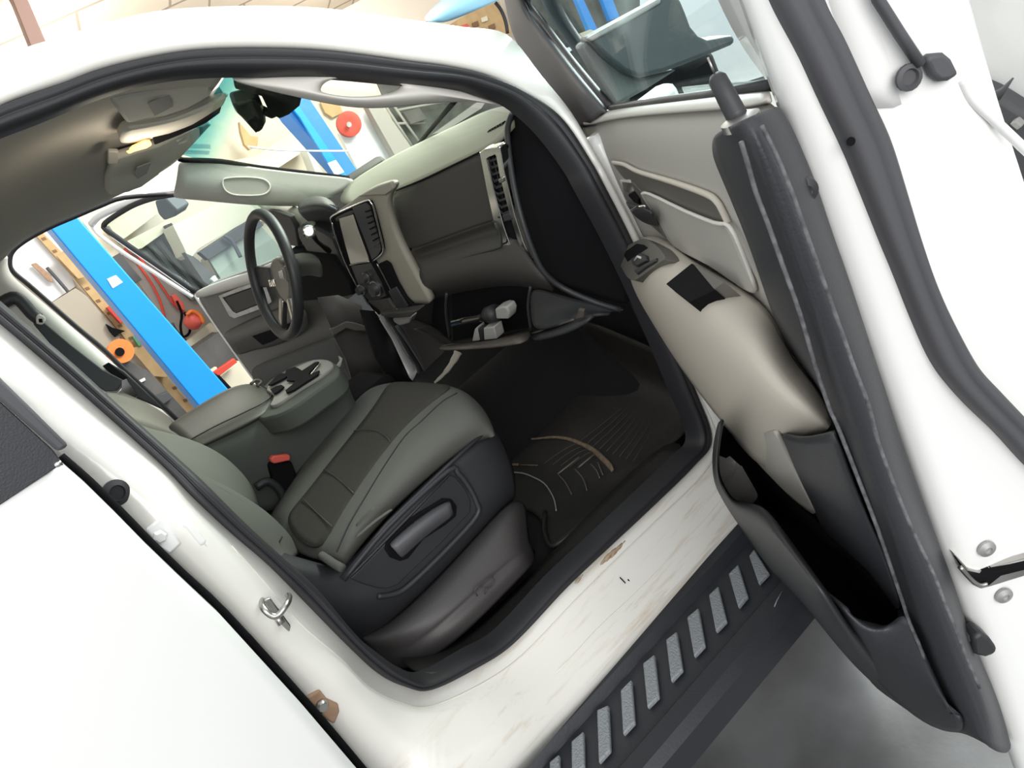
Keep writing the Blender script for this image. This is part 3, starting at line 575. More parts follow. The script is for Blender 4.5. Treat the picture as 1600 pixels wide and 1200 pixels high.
# far seat back, just a shoulder of it
fseat = grid('driver_seat', [A([(158,610),(190,612),(235,632),(272,655)], 'y', .62), A([(170,628),(205,632),(245,648),(275,668)], 'y', .50), A([(200,655),(225,660),(260,672),(290,690)], 'y', .30)], 'seat_back_tan', truck, solid=.03, sub=2)
mat('gloss_black', (.01, .01, .011), .15)
# ---- visors, overhead console, mirror
vis = poly('sun_visor', [at(u, v, 'z', 1.685+0*u) for u, v in ((172,158),(200,148),(244,137),(290,130),(325,128),(330,132),(333,150),(320,158),(300,168),(260,182),(225,190),(198,194))][:0] or
    [Vector((0, 0, 0))+at(u, v, 'y', y) for u, v, y in ((172,158,-.50),(200,150,-.50),(244,141,-.50),(290,133,-.50),(326,130,-.50),(331,134,-.49),(333,149,-.44),(320,157,-.42),(296,168,-.38),(258,183,-.36),(225,191,-.36),(198,194,-.36))], 'headliner', truck, .02, .008)
vis.data.materials[0] = mat('visor_grey', (.60, .585, .53), .9, bump=.3, bscale=500, bdist=.0004)
poly('visor_label', [at(u, v, 'y', y) for u, v, y in ((229,159,-.46),(263,146,-.47),(269,163,-.42),(240,178,-.40))], 'label_grey', vis, .002, 0, lift=.004)
tube('visor_seam', [at(u, v, 'y', y) for u, v, y in ((200,199,-.33),(262,189,-.33),(300,175,-.34),(340,157,-.38),(353,148,-.42))], .004, 'visor_grey', head, per=4)
oc = grid('overhead_console', [[at(u, v, 'y', y) for u, v, y in r] for r in (
    [(195,203,-.30),(240,197,-.30),(290,184,-.32),(335,165,-.36),(356,146,-.42)],
    [(190,214,-.22),(240,208,-.22),(290,193,-.24),(330,176,-.28),(352,158,-.36)],
    [(184,228,-.12),(240,218,-.12),(290,203,-.14),(325,185,-.18),(345,170,-.26)])], 'visor_grey', truck, solid=.02, sub=2)
poly('console_slot', [at(u, v, 'y', y) for u, v, y in ((238,212,-.15),(262,203,-.15),(300,192,-.18),(345,163,-.30),(342,172,-.28),(322,186,-.2),(280,205,-.14),(240,222,-.12))], 'black', oc, .01, .003, lift=.008)
poly('dome_light', [at(u, v, 'y', y) for u, v, y in ((200,227,-.12),(205,222,-.13),(225,213,-.15),(233,213,-.15),(236,219,-.14),(228,224,-.13),(207,230,-.12))], 'dome_amber', oc, .006, .002, lift=.014)
poly('dome_light', [at(u, v, 'y', y) for u, v, y in ((199,236,-.10),(215,229,-.11),(230,223,-.12),(231,227,-.12),(218,234,-.11),(204,240,-.10))], 'dome_amber', oc, .006, .002, lift=.014)
bulb('dome_lamp', at(217, 226, 'y', -.16)+Vector((-.02, -.02, -.07)), 0.9, .03, (1, .88, .7))
poly('map_lamp', [at(u, v, 'y', y) for u, v, y in ((167,229,-.05),(184,230,-.05),(184,248,0),(166,249,0))], 'label_grey', oc, .01, .003, lift=.012)
v2 = poly('sun_visor', [at(u, v, 'y', y) for u, v, y in ((180,250,.05),(210,240,.05),(250,228,.06),(300,203,.08),(326,190,.10),(332,197,.12),(300,230,.30),(282,250,.40),(262,256,.45),(250,272,.50),(222,294,.52),(200,301,.52),(172,307,.50),(167,300,.48),(167,283,.35))], 'visor_grey', truck, .02, .008)
poly('visor_label', [at(u, v, 'y', y) for u, v, y in ((213,258,.15),(235,250,.15),(228,268,.3),(214,276,.35),(208,270,.3))], 'label_grey', v2, .002, 0, lift=.006)
tube('visor_clip', [at(276,220,'y',.10), at(288,212,'y',.12), at(294,214,'y',.13), at(290,220,'y',.15), at(278,224,'y',.15)], .004, 'sticker', v2, per=3)
poly('mirror_sensor_housing', [at(u, v, 'y', y) for u, v, y in ((366,128,-.30),(406,135,-.30),(440,143,-.30),(472,153,-.30),(469,166,-.28),(452,180,-.26),(437,187,-.25),(425,180,-.25),(419,172,-.25),(409,152,-.27),(380,143,-.29),(366,140,-.30))], 'black', truck, .06, .01)
mirr = poly('rearview_mirror', [at(u, v, 'y', y) for u, v, y in ((364,166,-.26),(372,161,-.26),(402,153,-.26),(408,158,-.25),(416,178,-.22),(417,192,-.20),(411,203,-.18),(403,211,-.17),(398,207,-.17),(378,186,-.20),(368,175,-.22))], 'gloss_black', truck, .035, .012)
tube('mirror_stem', [at(410,172,'y',-.22), at(424,178,'y',-.20), at(436,172,'y',-.18)], .01, 'black', mirr)
# ---- dashboard
RA = [(545,285,1.14),(600,250,1.16),(660,220,1.17),(720,192,1.17),(762,170,1.16),(800,163,1.12)]
RB = [(535,300,1.02),(590,268,1.02),(655,236,1.02),(722,206,1.02),(770,184,1.02),(808,170,1.0)]
RC = [(530,312,.92),(600,283,.92),(665,250,.92),(725,224,.92),(775,200,.92),(812,182,.91)]
RD = [(536,322,.865),(612,301,.865),(665,278,.865),(715,252,.865),(752,236,.865),(772,222,.865)]
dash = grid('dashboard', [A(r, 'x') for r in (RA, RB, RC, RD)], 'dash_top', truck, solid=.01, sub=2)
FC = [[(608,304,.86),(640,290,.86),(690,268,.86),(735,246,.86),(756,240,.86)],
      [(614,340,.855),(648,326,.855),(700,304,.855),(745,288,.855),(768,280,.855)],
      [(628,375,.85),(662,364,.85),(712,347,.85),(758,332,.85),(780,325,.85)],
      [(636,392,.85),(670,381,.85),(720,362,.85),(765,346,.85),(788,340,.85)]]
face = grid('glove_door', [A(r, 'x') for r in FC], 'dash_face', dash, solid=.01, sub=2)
tube('dash_seam', A([(618,298),(660,281),(700,262),(750,238)], 'x', .858), .0022, 'black', dash, per=3)
lowd = grid('lower_dash', [A(r, 'x') for r in (
    [(636,392,.85),(670,381,.85),(720,362,.85),(765,346,.85),(792,340,.86)],
    [(646,404,.875),(680,394,.875),(728,377,.875),(772,362,.875),(800,356,.875)],
    [(650,412,.83),(684,402,.83),(735,386,.83),(780,372,.83),(812,380,.83)],
    [(656,436,.80),(690,426,.80),(745,414,.80),(800,412,.80),(840,425,.80)],
    [(668,458,.81),(700,452,.81),(750,442,.81),(810,436,.81),(860,448,.80)],
    [(672,470,.90),(705,462,.90),(755,452,.90),(815,446,.90),(870,462,.88)])], 'dash_face', dash, solid=.008, sub=2)
poly('glove_latch', A([(707,392),(726,385),(727,391),(711,399)], 'x', .865), 'dark_plastic', dash, .01, .002, lift=.006)
tube('glove_bezel', A([(668,430),(668,424),(690,414),(740,398),(777,388),(784,380),(778,350),(770,346)], 'x', .82), .0022, 'dark_plastic', dash, per=3)
# end of the dash: black side cover and curved rib
cap = grid('dash_end_cover', [[at(u, v, 'y', y) for u, v, y in r] for r in (
    [(786,212,-.60),(790,190,-.62),(806,176,-.66),(822,176,-.70)],
    [(794,235,-.63),(805,215,-.66),(830,205,-.72),(862,212,-.76)],
    [(800,275,-.65),(818,262,-.68),(860,262,-.75),(908,282,-.78)],
    [(812,340,-.65),(835,335,-.69),(890,340,-.76),(955,378,-.79)],
    [(835,400,-.65),(860,405,-.69),(920,415,-.76),(992,450,-.79)],
    [(850,436,-.65),(880,448,-.69),(940,465,-.75),(985,482,-.78)])], 'black', dash, solid=.01, sub=2)
tube('cover_rib', [at(u, v, 'y', y) for u, v, y in ((800,178,-.65),(793,200,-.655),(795,235,-.665),(803,290,-.68),(815,340,-.69),(832,390,-.69),(850,425,-.69),(880,450,-.70),(930,472,-.75),(970,484,-.78))], .006, 'dark_plastic', cap, per=3)
# side vent in a chrome frame
VO = [(752,236),(758,232),(780,226),(784,228),(790,262),(806,330),(820,375),(832,402),(830,407),(802,415),(797,411),(775,350),(762,290)]
VI = [(764,247),(767,244),(776,240),(778,243),(784,275),(798,330),(810,370),(819,392),(818,395),(807,399),(805,397),(789,350),(773,290)]
vf = ring('vent_frame', A(VO, 'x', .835), A(VI, 'x', .835), 'chrome', dash, .02, .003, lift=.006)
vb = poly('air_vent', A([(759,240),(779,236),(802,322),(825,399),(801,404),(784,350)], 'x', .835), 'black', dash, .02, 0, lift=-.008)
for i in range(9):
    k = i/8; a = (767+k*20, 250+k*83); tube('vent_slat', [at(a[0]-2, a[1]+2, 'x', .838), at(a[0]+16-k*1, a[1]-5, 'x', .838)], .0035, 'seat_plastic', vb, seg=6, flat=.5)
for d in (0, 6): tube('vent_vane', A([(770+d, 246), (779+d, 280), (790+d, 328)], 'x', .842), .0012, 'seat_plastic', vb, seg=6)
poly('vent_slider', A([(780,279),(787,276),(789,283),(782,286)], 'x', .828), 'metal', vb, .01, .002, lift=.004)
poly('vent_wheel', A([(786,336),(798,332),(803,342),(789,346)], 'x', .83), 'seat_plastic', vb, .01, .002, lift=.003)
gv = poly('defrost_vent', A([(760,214),(764,203),(787,190),(789,198),(784,217),(757,228)], 'x', .93), 'black', dash, .01, .001, lift=.004)
for i in range(6): tube('vent_slat', A([(764+i*4, 205-i*2.4), (760+i*4.3, 226-i*2)], 'x', .925), .0016, 'seat_plastic', gv, seg=6)
poly('dash_sensor', A([(732,233),(740,229),(742,233),(734,237)], 'x', .90), 'dash_face', dash, .004, .001, lift=.004)
# ---- centre stack
SX = .80
stk = grid('center_stack', [A(r, 'x', SX) for r in (
    [(517,340),(528,328),(550,316),(562,304),(585,292),(612,284)],
    [(520,352),(545,336),(568,318),(582,312),(596,300),(617,295)],
    [(524,370),(552,355),(580,340),(592,335),(600,325),(602,310)],
    [(532,395),(560,385),(588,372),(600,366),(606,355),(610,348)],
    [(542,420),(568,412),(590,406),(602,400),(614,392),(625,385)],
    [(556,446),(578,438),(598,428),(612,424),(628,418),(640,412)],
    [(570,470),(595,460),(612,452),(628,450),(645,448),(655,442)],
    [(585,488),(605,480),(625,474),(642,474),(660,474),(678,477)])], 'stack_beige', truck, solid=.02, sub=2)
bz = [(519,338),(545,325),(560,318),(573,313),(579,316),(583,325),(590,350),(597,378),(599,390),(595,398),(584,407),(600,435),(615,462),(622,478),(592,492),(570,468),(553,440),(537,405),(526,368),(518,345)]
bez = poly('radio_bezel', A(bz, 'x', SX-.008), 'black', stk, .01, .002, lift=.002)
tube('bezel_trim', A([(521,352),(517,343),(520,337),(545,325),(573,313),(579,316),(584,325),(590,350),(597,378),(599,390),(595,398),(583,408)], 'x', SX-.014), .0022, 'chrome', stk, per=4)
tube('bezel_trim', A([(519,348),(526,372),(537,403),(545,420),(556,443),(572,470),(588,492),(592,498)], 'x', SX-.014), .0026, 'chrome', stk, per=4)
tube('bezel_trim', A([(589,412),(600,432),(613,458),(625,480)], 'x', SX-.014), .0018, 'metal', stk, per=3)
grid('screen_surround', [A([(522,341),(530,337),(545,330),(552,328)], 'x', SX-.011), A([(526,348),(533,343),(548,336),(553,334)], 'x', SX-.011)], 'dash_face', stk, solid=.004, sub=1)
poly('touch_screen', A([(531,341),(552,335),(560,360),(575,400),(577,408),(549,412),(540,380),(533,352)], 'x', SX-.010), 'screen_reflection', stk, .004, .001, lift=.003)
sv = poly('stack_vent', A([(552,324),(573,316),(579,322),(587,350),(595,378),(597,389),(592,398),(583,405),(572,375),(560,345)], 'x', SX-.010), 'seat_plastic', stk, .004, .001, lift=.004)
for i in range(7): tube('vent_slat', A([(571+i*2.4, 331+i*9), (581+i*2.2, 328+i*8.6)], 'x', SX-.016), .0022, 'black', sv, seg=6)
poly('vent_wheel', A([(584,380),(593,376),(595,384),(587,388)], 'x', SX-.016), 'dash_face', sv, .004, .001, lift=.002)
poly('control_panel', A([(549,415),(579,410),(596,440),(604,462),(580,472),(566,458)], 'x', SX-.010), 'dark_plastic', stk, .004, .001, lift=.002)
tube('panel_lip', A([(547,414),(560,411),(577,409)], 'x', SX-.014), .0022, 'metal', stk)
ax_ = Vector((-1, -.1, .15))
for (u, v), r in (((573, 433), .013), ((588, 450), .020), ((566, 452), .014)):
    kn = lathe('climate_knob', at(u, v, 'x', SX-.016), ax_, [(0, 0), (r*1.15, 0), (r, .004), (r*.85, .018), (0, .018)], 'dark_plastic', stk)
    lathe('knob_ring', at(u, v, 'x', SX-.016), ax_, [(r*1.15, 0), (r*1.22, 0), (r*1.22, .004), (r*1.12, .005)], 'metal', kn)
poly('button_cluster', A([(576,454),(592,449),(597,458),(583,464)], 'x', SX-.014), 'metal', stk, .003, .001, lift=.003)
poly('usb_panel', A([(576,470),(608,466),(614,476),(622,486),(598,489),(592,482)], 'x', SX-.014), 'dash_face', stk, .01, .002, lift=.004)
tube('panel_edge', A([(598,488),(622,484)], 'x', SX-.02), .004, 'metal', stk)
poly('side_bin', A([(592,412),(603,407),(610,412),(622,440),(636,464),(650,478),(640,484),(622,474),(606,445)], 'x', SX-.006), 'black', stk, .01, .002, lift=.006)
poly('bin_lid', A([(610,452),(622,446),(640,476),(632,482),(620,474)], 'x', SX-.008), 'dark_plastic', stk, .01, .002, lift=.009)
poly('stack_top_trim', A([(560,306),(590,290),(612,283),(617,294),(604,304),(590,304)], 'x', SX-.004), 'cream', stk, .01, .003, lift=.004).data.materials[0] = M['stack_beige']  # beige top of the stack, in the stack's own colour
# tray below the stack
tray = poly('lower_tray', A([(592,490),(625,488),(655,484),(640,496),(615,498),(597,494)], 'x', .76), 'dash_face', stk, .03, .004)
poly('tray_cup', A([(612,498),(642,496),(638,506),(625,510),(616,505)], 'x', .80), 'label_grey', stk, .03, .006)
# ---- instrument hood, column, shifter, wheel
hood = grid('instrument_hood', [A(r, 'x') for r in (
    [(466,318,.90),(478,308,.90),(505,304,.90),(524,318,.90)],
    [(464,328,.80),(478,320,.78),(505,318,.78),(526,326,.80)],
    [(472,340,.84),(485,340,.84),(505,338,.84),(520,338,.84)],
    [(500,360,.92),(505,362,.92),(512,362,.92),(520,362,.92)])], 'dark_plastic', dash, solid=.02, sub=2)
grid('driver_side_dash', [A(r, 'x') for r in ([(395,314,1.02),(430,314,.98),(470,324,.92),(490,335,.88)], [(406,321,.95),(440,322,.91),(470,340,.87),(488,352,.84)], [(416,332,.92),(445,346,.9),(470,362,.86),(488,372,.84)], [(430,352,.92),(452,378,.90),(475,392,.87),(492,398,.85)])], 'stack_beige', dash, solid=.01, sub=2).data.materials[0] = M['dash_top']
poly('driver_vent_panel', A([(404,327),(432,330),(455,338),(463,354),(468,385),(452,382),(435,362)], 'x', .85), 'dash_face', dash, .02, .004, lift=.005)
poly('cluster_housing', A([(463,357),(470,352),(492,356),(505,362),(520,372),(530,395),(545,430),(540,470),(500,475),(470,440),(478,392),(466,372)], 'x', .84), 'dark_plastic', dash, .05, .01)
poly('column_surround', A([(452,390),(480,395),(520,400),(548,440),(552,462),(520,468),(470,472),(452,468)], 'x', .83), 'black', dash, .05, .01)
col = grid('steering_column', [A(r, 'x') for r in (
    [(444,396,.70),(452,400,.74),(470,394,.78),(490,396,.80)],
    [(446,402,.66),(458,408,.70),(478,400,.74),(500,404,.78)],
    [(448,420,.66),(462,424,.70),(482,418,.74),(505,424,.78)],
    [(452,436,.68),(468,434,.72),(484,428,.76),(505,436,.80)])], 'console_green', truck, solid=.02, sub=2)
col.data.materials[0] = mat('column_grey', (.16, .165, .135), .7)
tube('column_seam', A([(452,402),(457,408),(459,416),(452,420)], 'x', .67), .0015, 'black', col, per=3)
tube('shift_stem', [at(490,368,'x',.66), at(497,378,'x',.68), at(514,392,'x',.74)], [.007, .006, .008], 'black', col, per=3)
kn = lathe('shift_knob', at(483, 362, 'x', .655), (at(483, 362, 'x', .60)-at(486, 364, 'x', .66)), [(0, -.012), (.012, -.012), (.017, -.004), (.017, .006), (.012, .010), (.011, .010), (0, .009)], 'chrome', col)
lathe('knob_cap', at(482.6, 361.5, 'x', .645), (at(483, 362, 'x', .60)-at(486, 364, 'x', .66)), [(0, -.002), (.012, -.002), (.011, .001), (0, .001)], 'metal', kn)
Cw = at(426, 431, 'y', .382); NW = Vector((-.925, 0, .38)).normalized(); TW = Vector((.38, 0, .925)).normalized(); SW = Vector((0, 1, 0))
def wp(r, a, h=0): return Cw + (TW*math.cos(a)+SW*math.sin(a))*r + NW*h
wheel = tube('steering_wheel', [wp(.183, 2*math.pi*i/48) for i in range(48)], .0165, 'dark_plastic', truck, seg=14, closed=True)
hub = poly('wheel_hub', [wp(r, a, -.02) for r, a in ((.055, 0), (.062, .6), (.085, 1.2), (.085, 1.57), (.080, 2.1), (.085, 2.6), (.095, math.pi), (.085, 3.68), (.080, 4.18), (.085, 4.71), (.085, 5.08), (.062, 5.68))], 'console_green', wheel, .03, .012)
hub.data.materials[0] = mat('hub_grey', (.17, .165, .15), .45)
for a0, a1, r in ((1.35, 1.75, .014), (4.53, 4.93, .014)):
    poly('wheel_spoke', [wp(.07, a0-.15, -.015), wp(.178, a0, -.004), wp(.178, a1, -.004), wp(.07, a1+.3, -.015)], 'dark_plastic', wheel, .02, .005)
for a in (2.75, 3.53):
    poly('wheel_spoke', [wp(.08, a-.16, -.015), wp(.178, a-.07, -.004), wp(.178, a+.07, -.004), wp(.08, a+.16, -.015)], 'metal', wheel, .02, .005)
poly('wheel_buttons', [wp(.080, 4.50, .004), wp(.130, 4.55, .006), wp(.130, 4.88, .006), wp(.080, 4.92, .004)], 'switch_grey', wheel, .01, .002)
for i in range(3): tube('button_mark', [wp(.095+.012*i, 4.60, .010), wp(.095+.012*i, 4.82, .010)], .0014, 'sticker', wheel)
# chrome letters across the hub
def letters(txt, c, ex, ey, size, m, parent, depth=.003, space=1.05):
    G = {'R': [((0,0),(0,1)), ((0,1),(.6,1)), ((.6,1),(.6,.5)), ((.6,.5),(0,.5)), ((.2,.5),(.65,0))], 'A': [((0,0),(.35,1)), ((.35,1),(.7,0)), ((.15,.4),(.55,.4))],
         'M': [((0,0),(0,1)), ((0,1),(.35,.45)), ((.35,.45),(.7,1)), ((.7,1),(.7,0))]}
    for i, ch in enumerate(txt):
        vs = []; fs = []; nz = ex.cross(ey).normalized()
        for (x0, y0), (x1, y1) in G[ch]:
            p = c+ex*(x0+i*space)*size+ey*y0*size; q = c+ex*(x1+i*space)*size+ey*y1*size; d = (q-p).normalized(); s = nz.cross(d)*size*.09
            b = len(vs)
            for h in (0, depth): vs += [p-s-d*size*.05+nz*h, q-s+d*size*.05+nz*h, q+s+d*size*.05+nz*h, p+s-d*size*.05+nz*h]
            fs += [(b, b+3, b+2, b+1), (b+4, b+5, b+6, b+7), (b, b+1, b+5, b+4), (b+1, b+2, b+6, b+5), (b+2, b+3, b+7, b+6), (b+3, b, b+4, b+7)]
        mesh('emblem_letter', vs, fs, m, parent, smooth=False)
letters('RAM', Cw+NW*.006+SW*.020-TW*.030, -SW, TW, .018, 'chrome', wheel)
# ---- lower dash: open box with things in it
bxo = poly('open_glove_bin', A([(697,458),(826,444),(826,518),(700,540)], 'x', .86), 'black', dash, .02, .002, lift=-.02)
tube('bin_edge', A([(698,458),(697,490),(703,528)], 'x', .82), .004, 'dark_plastic', bxo, per=3)
tube('bin_edge', A([(829,448),(825,480),(830,518)], 'x', .78), .003, 'dark_plastic', bxo, per=3)
lipm = mat('dusty_plastic', (.12, .10, .085), .6, var=.3, vscale=20, col2=(.06, .05, .045))
lip = grid('bin_door', [A(r, 'x') for r in ([(686,540,.84),(720,534,.84),(760,528,.84),(800,520,.84),(832,512,.84)], [(683,545,.70),(720,543,.70),(770,540,.70),(800,535,.70),(826,531,.70)])], 'dark_plastic', dash, solid=.006, sub=1); lip.data.materials[0] = lipm
grid('knee_panel', [A(r, 'x') for r in ([(829,446,.84),(860,458,.84),(900,468,.84),(940,476,.86),(985,486,.86)], [(828,480,.82),(860,485,.82),(895,488,.82),(925,488,.84),(955,488,.86)], [(832,520,.78),(860,510,.78),(898,498,.80),(914,492,.82),(940,486,.84)])], 'dark_plastic', dash, solid=.008, sub=2)
grid('knee_panel_edge', [A(r, 'x') for r in ([(831,521,.80),(862,511,.80),(898,499,.80),(915,490,.81)], [(826,532,.76),(862,525,.76),(898,514,.77),(935,488,.80)])], 'seat_plastic', dash, solid=.006, sub=1)
tube('panel_edge', A([(832,521),(862,511),(897,499)], 'x', .79), .002, 'metal', dash, per=3).data.materials[0] = lipm
poly('panel_tab', A([(903,483),(912,485),(911,496),(897,500),(901,492)], 'x', .785), 'label_grey', dash, .008, .002).data.materials[0] = lipm
# sitting in the bin
fl = empty('flashlight', at(740, 500, 'x', .83), 'black tube flashlight with a pale square head in the open glove bin', 'flashlight')
tube('flashlight_body', A([(709,505),(730,500),(752,496),(768,490)], 'x', .80), [.010, .011, .011, .014], 'black', fl, seg=16).data.materials[0] = M['gloss_black']
tube('collar', A([(764,492),(774,488)], 'x', .80), .021, 'rubber', fl, seg=16)
poly('head', A([(773,483),(783,479),(791,480),(795,488),(794,499),(775,499)], 'x', .79), 'label_grey', fl, .03, .004)
lit = poly('glove_bin_box', A([(755,513),(771,511),(776,530),(756,532)], 'x', .78), 'label_grey', None, .03, .003); tag(lit, 'pale grey square-cornered box standing on the glove bin door', 'box')
sp_ = poly('spool', A([(741,515),(744,512),(748,533),(737,534)], 'x', .78), 'label_grey', None, .03, .003); tag(sp_, 'small dark spool with pale rim left of the box on the glove bin door', 'spool')
bsp = poly('spool_core', A([(746,514),(754,512),(755,533),(747,534)], 'x', .785), 'rubber', sp_, .02, .003)
# ---- view through under the dash to the driver's side
tube('far_front_jamb', A([(588,488),(596,502),(606,518),(616,534),(628,556),(638,570),(644,584),(646,605)], 'y', .80), .020, 'cream', truck, seg=10, per=3).data.materials[0] = M['white_paint']
tube('far_front_seal', A([(604,492),(616,508),(628,528),(640,550),(652,568),(658,585),(660,606)], 'y', .76), .013, 'rubber', truck, seg=10, per=3)
tube('far_front_seal', A([(620,508),(636,530),(650,552),(662,572),(668,592)], 'y', .74), .010, 'seal_grey', truck, seg=10, per=3)
kick = grid('driver_kick_panel', [A(r, 'y') for r in ([(612,490,.72),(650,500,.70),(700,520,.64)], [(640,530,.72),(668,540,.70),(705,555,.64)], [(664,575,.72),(680,585,.70),(705,590,.64)], [(664,604,.72),(684,606,.70),(705,606,.64)])], 'dash_face', truck, solid=.01, sub=2)
tube('floor_edge_trim', A([(716,550),(712,558),(702,574),(690,588),(679,598)], 'y', .20), [.014, .012, .009, .006, .004], 'beige_trim', truck, per=3, flat=.5)
poly('pedal_bracket', A([(650,514),(668,510),(700,528),(712,538),(700,540),(672,522)], 'y', .45), 'dash_face', truck, .03, .004)
# driver's knee bolster side and seat cushion front
kb = grid('driver_footwell_panel', [A(r, 'y') for r in ([(498,466,.30),(530,462,.30),(565,478,.30)], [(516,508,.32),(545,500,.32),(572,508,.32)], [(520,522,.34),(546,512,.34),(575,518,.34)], [(540,560,.36),(560,560,.36),(600,560,.34)], [(556,612,.38),(580,612,.38),(648,606,.34)])], 'dash_face', truck, solid=.01, sub=0)
poly('footwell_ledge', A([(517,514),(541,502),(556,504),(573,510),(574,518),(556,517),(541,513),(524,524)], 'y', .30), 'label_grey', kb, .02, .003).data.materials[0] = M['vinyl']
grid('seat_riser', [A(r, 'y') for r in ([(566,484,.10),(585,486,.10),(612,530,.10)], [(590,560,.10),(610,570,.10),(640,590,.10)], [(620,612,.10),(640,612,.10),(660,612,.10)])], 'black', truck, solid=.02, sub=0)
# ---- driver's door, standing open
def gl(l, t=0): return [gp(a, b, t) for a, b in l]
dd = grid('driver_door', [gl(r) for r in (
    [(305,455),(350,437),(400,420),(450,398),(480,380)],
    [(312,470),(350,462),(400,448),(450,430),(490,420)],
    [(330,498),(360,505),(405,490),(455,470),(505,460)],
    [(348,524),(380,540),(420,530),(470,515),(530,505)],
    [(378,566),(410,575),(450,560),(500,545),(560,540)],
    [(410,612),(440,612),(480,600),(530,600),(590,600)])], 'dash_face', truck, solid=.05, sub=2)
dd.data.materials[0] = mat('driver_door_grey', (.15, .145, .13), .6)
ddk = mat('driver_door_dark', (.05, .049, .045), .6)
grid('door_belt_cap', [gl(r, t) for r, t in (([(303,455),(350,436),(392,424),(450,398),(480,380)], .0), ([(306,462),(350,447),(400,433),(450,412),(482,396)], .03), ([(308,468),(350,456),(400,442),(452,424),(484,408)], .02))], 'grey_trim', dd, solid=.006, sub=2)
ring('door_pull_trim', gl([(341,462),(372,450),(412,437),(418,452),(425,472),(410,482),(366,498),(358,494)], .03), gl([(348,465),(374,456),(408,444),(413,456),(417,470),(406,475),(369,490),(364,488)], .03), 'metal', dd, .01, .002)
poly('door_insert', gl([(350,466),(374,457),(407,445),(412,456),(416,470),(405,474),(369,489),(365,487)], .025), 'dash_face', dd, .006, .002)
grid('door_armrest', [gl(r, t) for r, t in (([(347,520),(380,504),(420,486),(470,470)], .02), ([(352,530),(385,516),(430,500),(476,486)], .10), ([(364,546),(392,532),(412,527),(480,500)], .09), ([(370,558),(400,545),(420,545),(485,520)], .02))], 'dash_face', dd, solid=.006, sub=2).data.materials[0] = mat('arm_dark', (.085, .08, .07), .7)
poly('door_cup_pocket', gl([(398,518),(430,504),(474,488),(478,502),(432,528),(417,534)], .06), 'black', dd, .02, .004, lift=.03)
grid('lower_door_pocket', [gl(r, t) for r, t in (([(386,574),(430,560),(480,540),(530,520)], .06), ([(400,600),(440,585),(490,568),(545,560)], .08), ([(410,625),(450,610),(500,600),(560,600)], .05))], ddk, dd, solid=.006, sub=2)
tube('door_rear_edge', gl([(303,458),(325,490),(347,522),(378,566),(406,604)], -.01), .008, 'white_paint', dd, seg=8)
wf_o = [(137,346),(150,333),(170,322),(200,309),(240,298),(300,290)]
wf_i = [(160,352),(163,345),(185,332),(208,320),(244,309),(300,300)]
wf_j = [(167,354),(171,345),(197,330),(225,318),(258,310),(300,306)]
tube('door_frame_top', gl([(143,350),(152,340),(172,329),(202,316),(242,304),(300,297)], -.03), .014, 'white_paint', dd, per=3)
tube('window_seal', gl([(162,356),(165,348),(188,332),(214,318),(250,307),(300,300)], -.01), .011, 'rubber', dd, per=3)
tube('window_seal', gl([(162,354),(170,362),(205,387),(250,418),(306,456)], -.01), .013, 'rubber', dd, per=3)
tube('frame_bright_line', gl([(168,366),(205,392),(250,423),(304,461)], .004), .0025, 'chrome', dd, per=3)
tube('door_frame_rear', gl([(143,350),(152,364),(190,393),(235,422),(300,464)], -.03), .009, 'white_paint', dd, per=3)
poly('window_glass', gl([(165,352),(172,344),(225,316),(270,300),(420,290),(480,385),(392,424),(306,452)], -.03), 'window_glass', dd, .004, 0)
# ---- folded centre seat console
CY = -.12
con = grid('center_console', [[at(*q) for q in r] for r in (
    [(240,700,'y',.0),(330,655,'y',.02),(420,618,'y',.04),(490,570,'y',.06),(515,558,'y',.06)],
    [(250,705,'y',-.08),(340,668,'y',-.09),(425,640,'y',-.10),(500,594,'y',-.10),(530,580,'y',-.10)],
    [(300,704,'y',CY),(360,690,'y',CY),(430,664,'y',CY),(500,625,'y',CY),(540,592,'y',CY+.01)],
    [(340,720,'y',CY),(380,712,'y',CY),(440,690,'y',CY),(500,650,'y',CY),(549,614,'y',CY)],
    [(380,760,'y',CY),(405,745,'y',CY),(450,715,'y',CY),(500,680,'y',CY),(560,640,'y',CY)],
    [(400,800,'y',CY+.01),(430,800,'y',CY+.01),(480,770,'y',CY+.01),(530,730,'y',CY+.01),(590,700,'y',CY+.01)])], 'console_green', truck, solid=.01, sub=2)
rim_c = [(400,652),(420,652),(440,646),(465,632),(495,610),(520,592),(529,580),(527,570),(516,563),(500,560),(480,563),(455,573),(430,588),(415,600),(405,615)]
rimb = poly('cup_holder_rim', A(rim_c, 'z', 1.045), 'dark_plastic', con, .05, .006, per=2)
rimb.data.materials[0] = M['console_green']
tr = [(421,633),(432,632),(450,620),(475,603),(500,588),(516,575),(520,570),(517,564),(505,561),(490,562),(470,570),(450,580),(430,592),(420,600),(416,610),(428,618)]
tray_c = poly('cup_holder_tray', A(tr, 'z', 1.052), 'label_grey', con, .01, .003, per=2); tray_c.data.materials[0] = mat('tray_grey', (.20, .195, .18), .55)
for q in ([(449,581),(462,576),(468,578),(474,582),(482,577),(494,569),(500,568),(496,575),(486,584),(484,589),(494,585),(501,582),(499,588),(480,600),(462,612),(450,617),(448,613),(458,605),(464,598),(456,598),(450,598),(452,594),(448,588)],
          [(421,604),(434,590),(441,586),(449,587),(449,592),(436,599),(426,604)], [(424,611),(434,606),(442,604),(446,607),(436,615),(430,618)]):
    poly('cup_hole', A(q, 'z', 1.052), 'black', tray_c, .004, .0005, lift=.0065)
tube('cup_hole_rim', A([(449,582),(441,586),(449,588),(452,592)], 'z', 1.056), .0018, 'metal', tray_c, per=3)
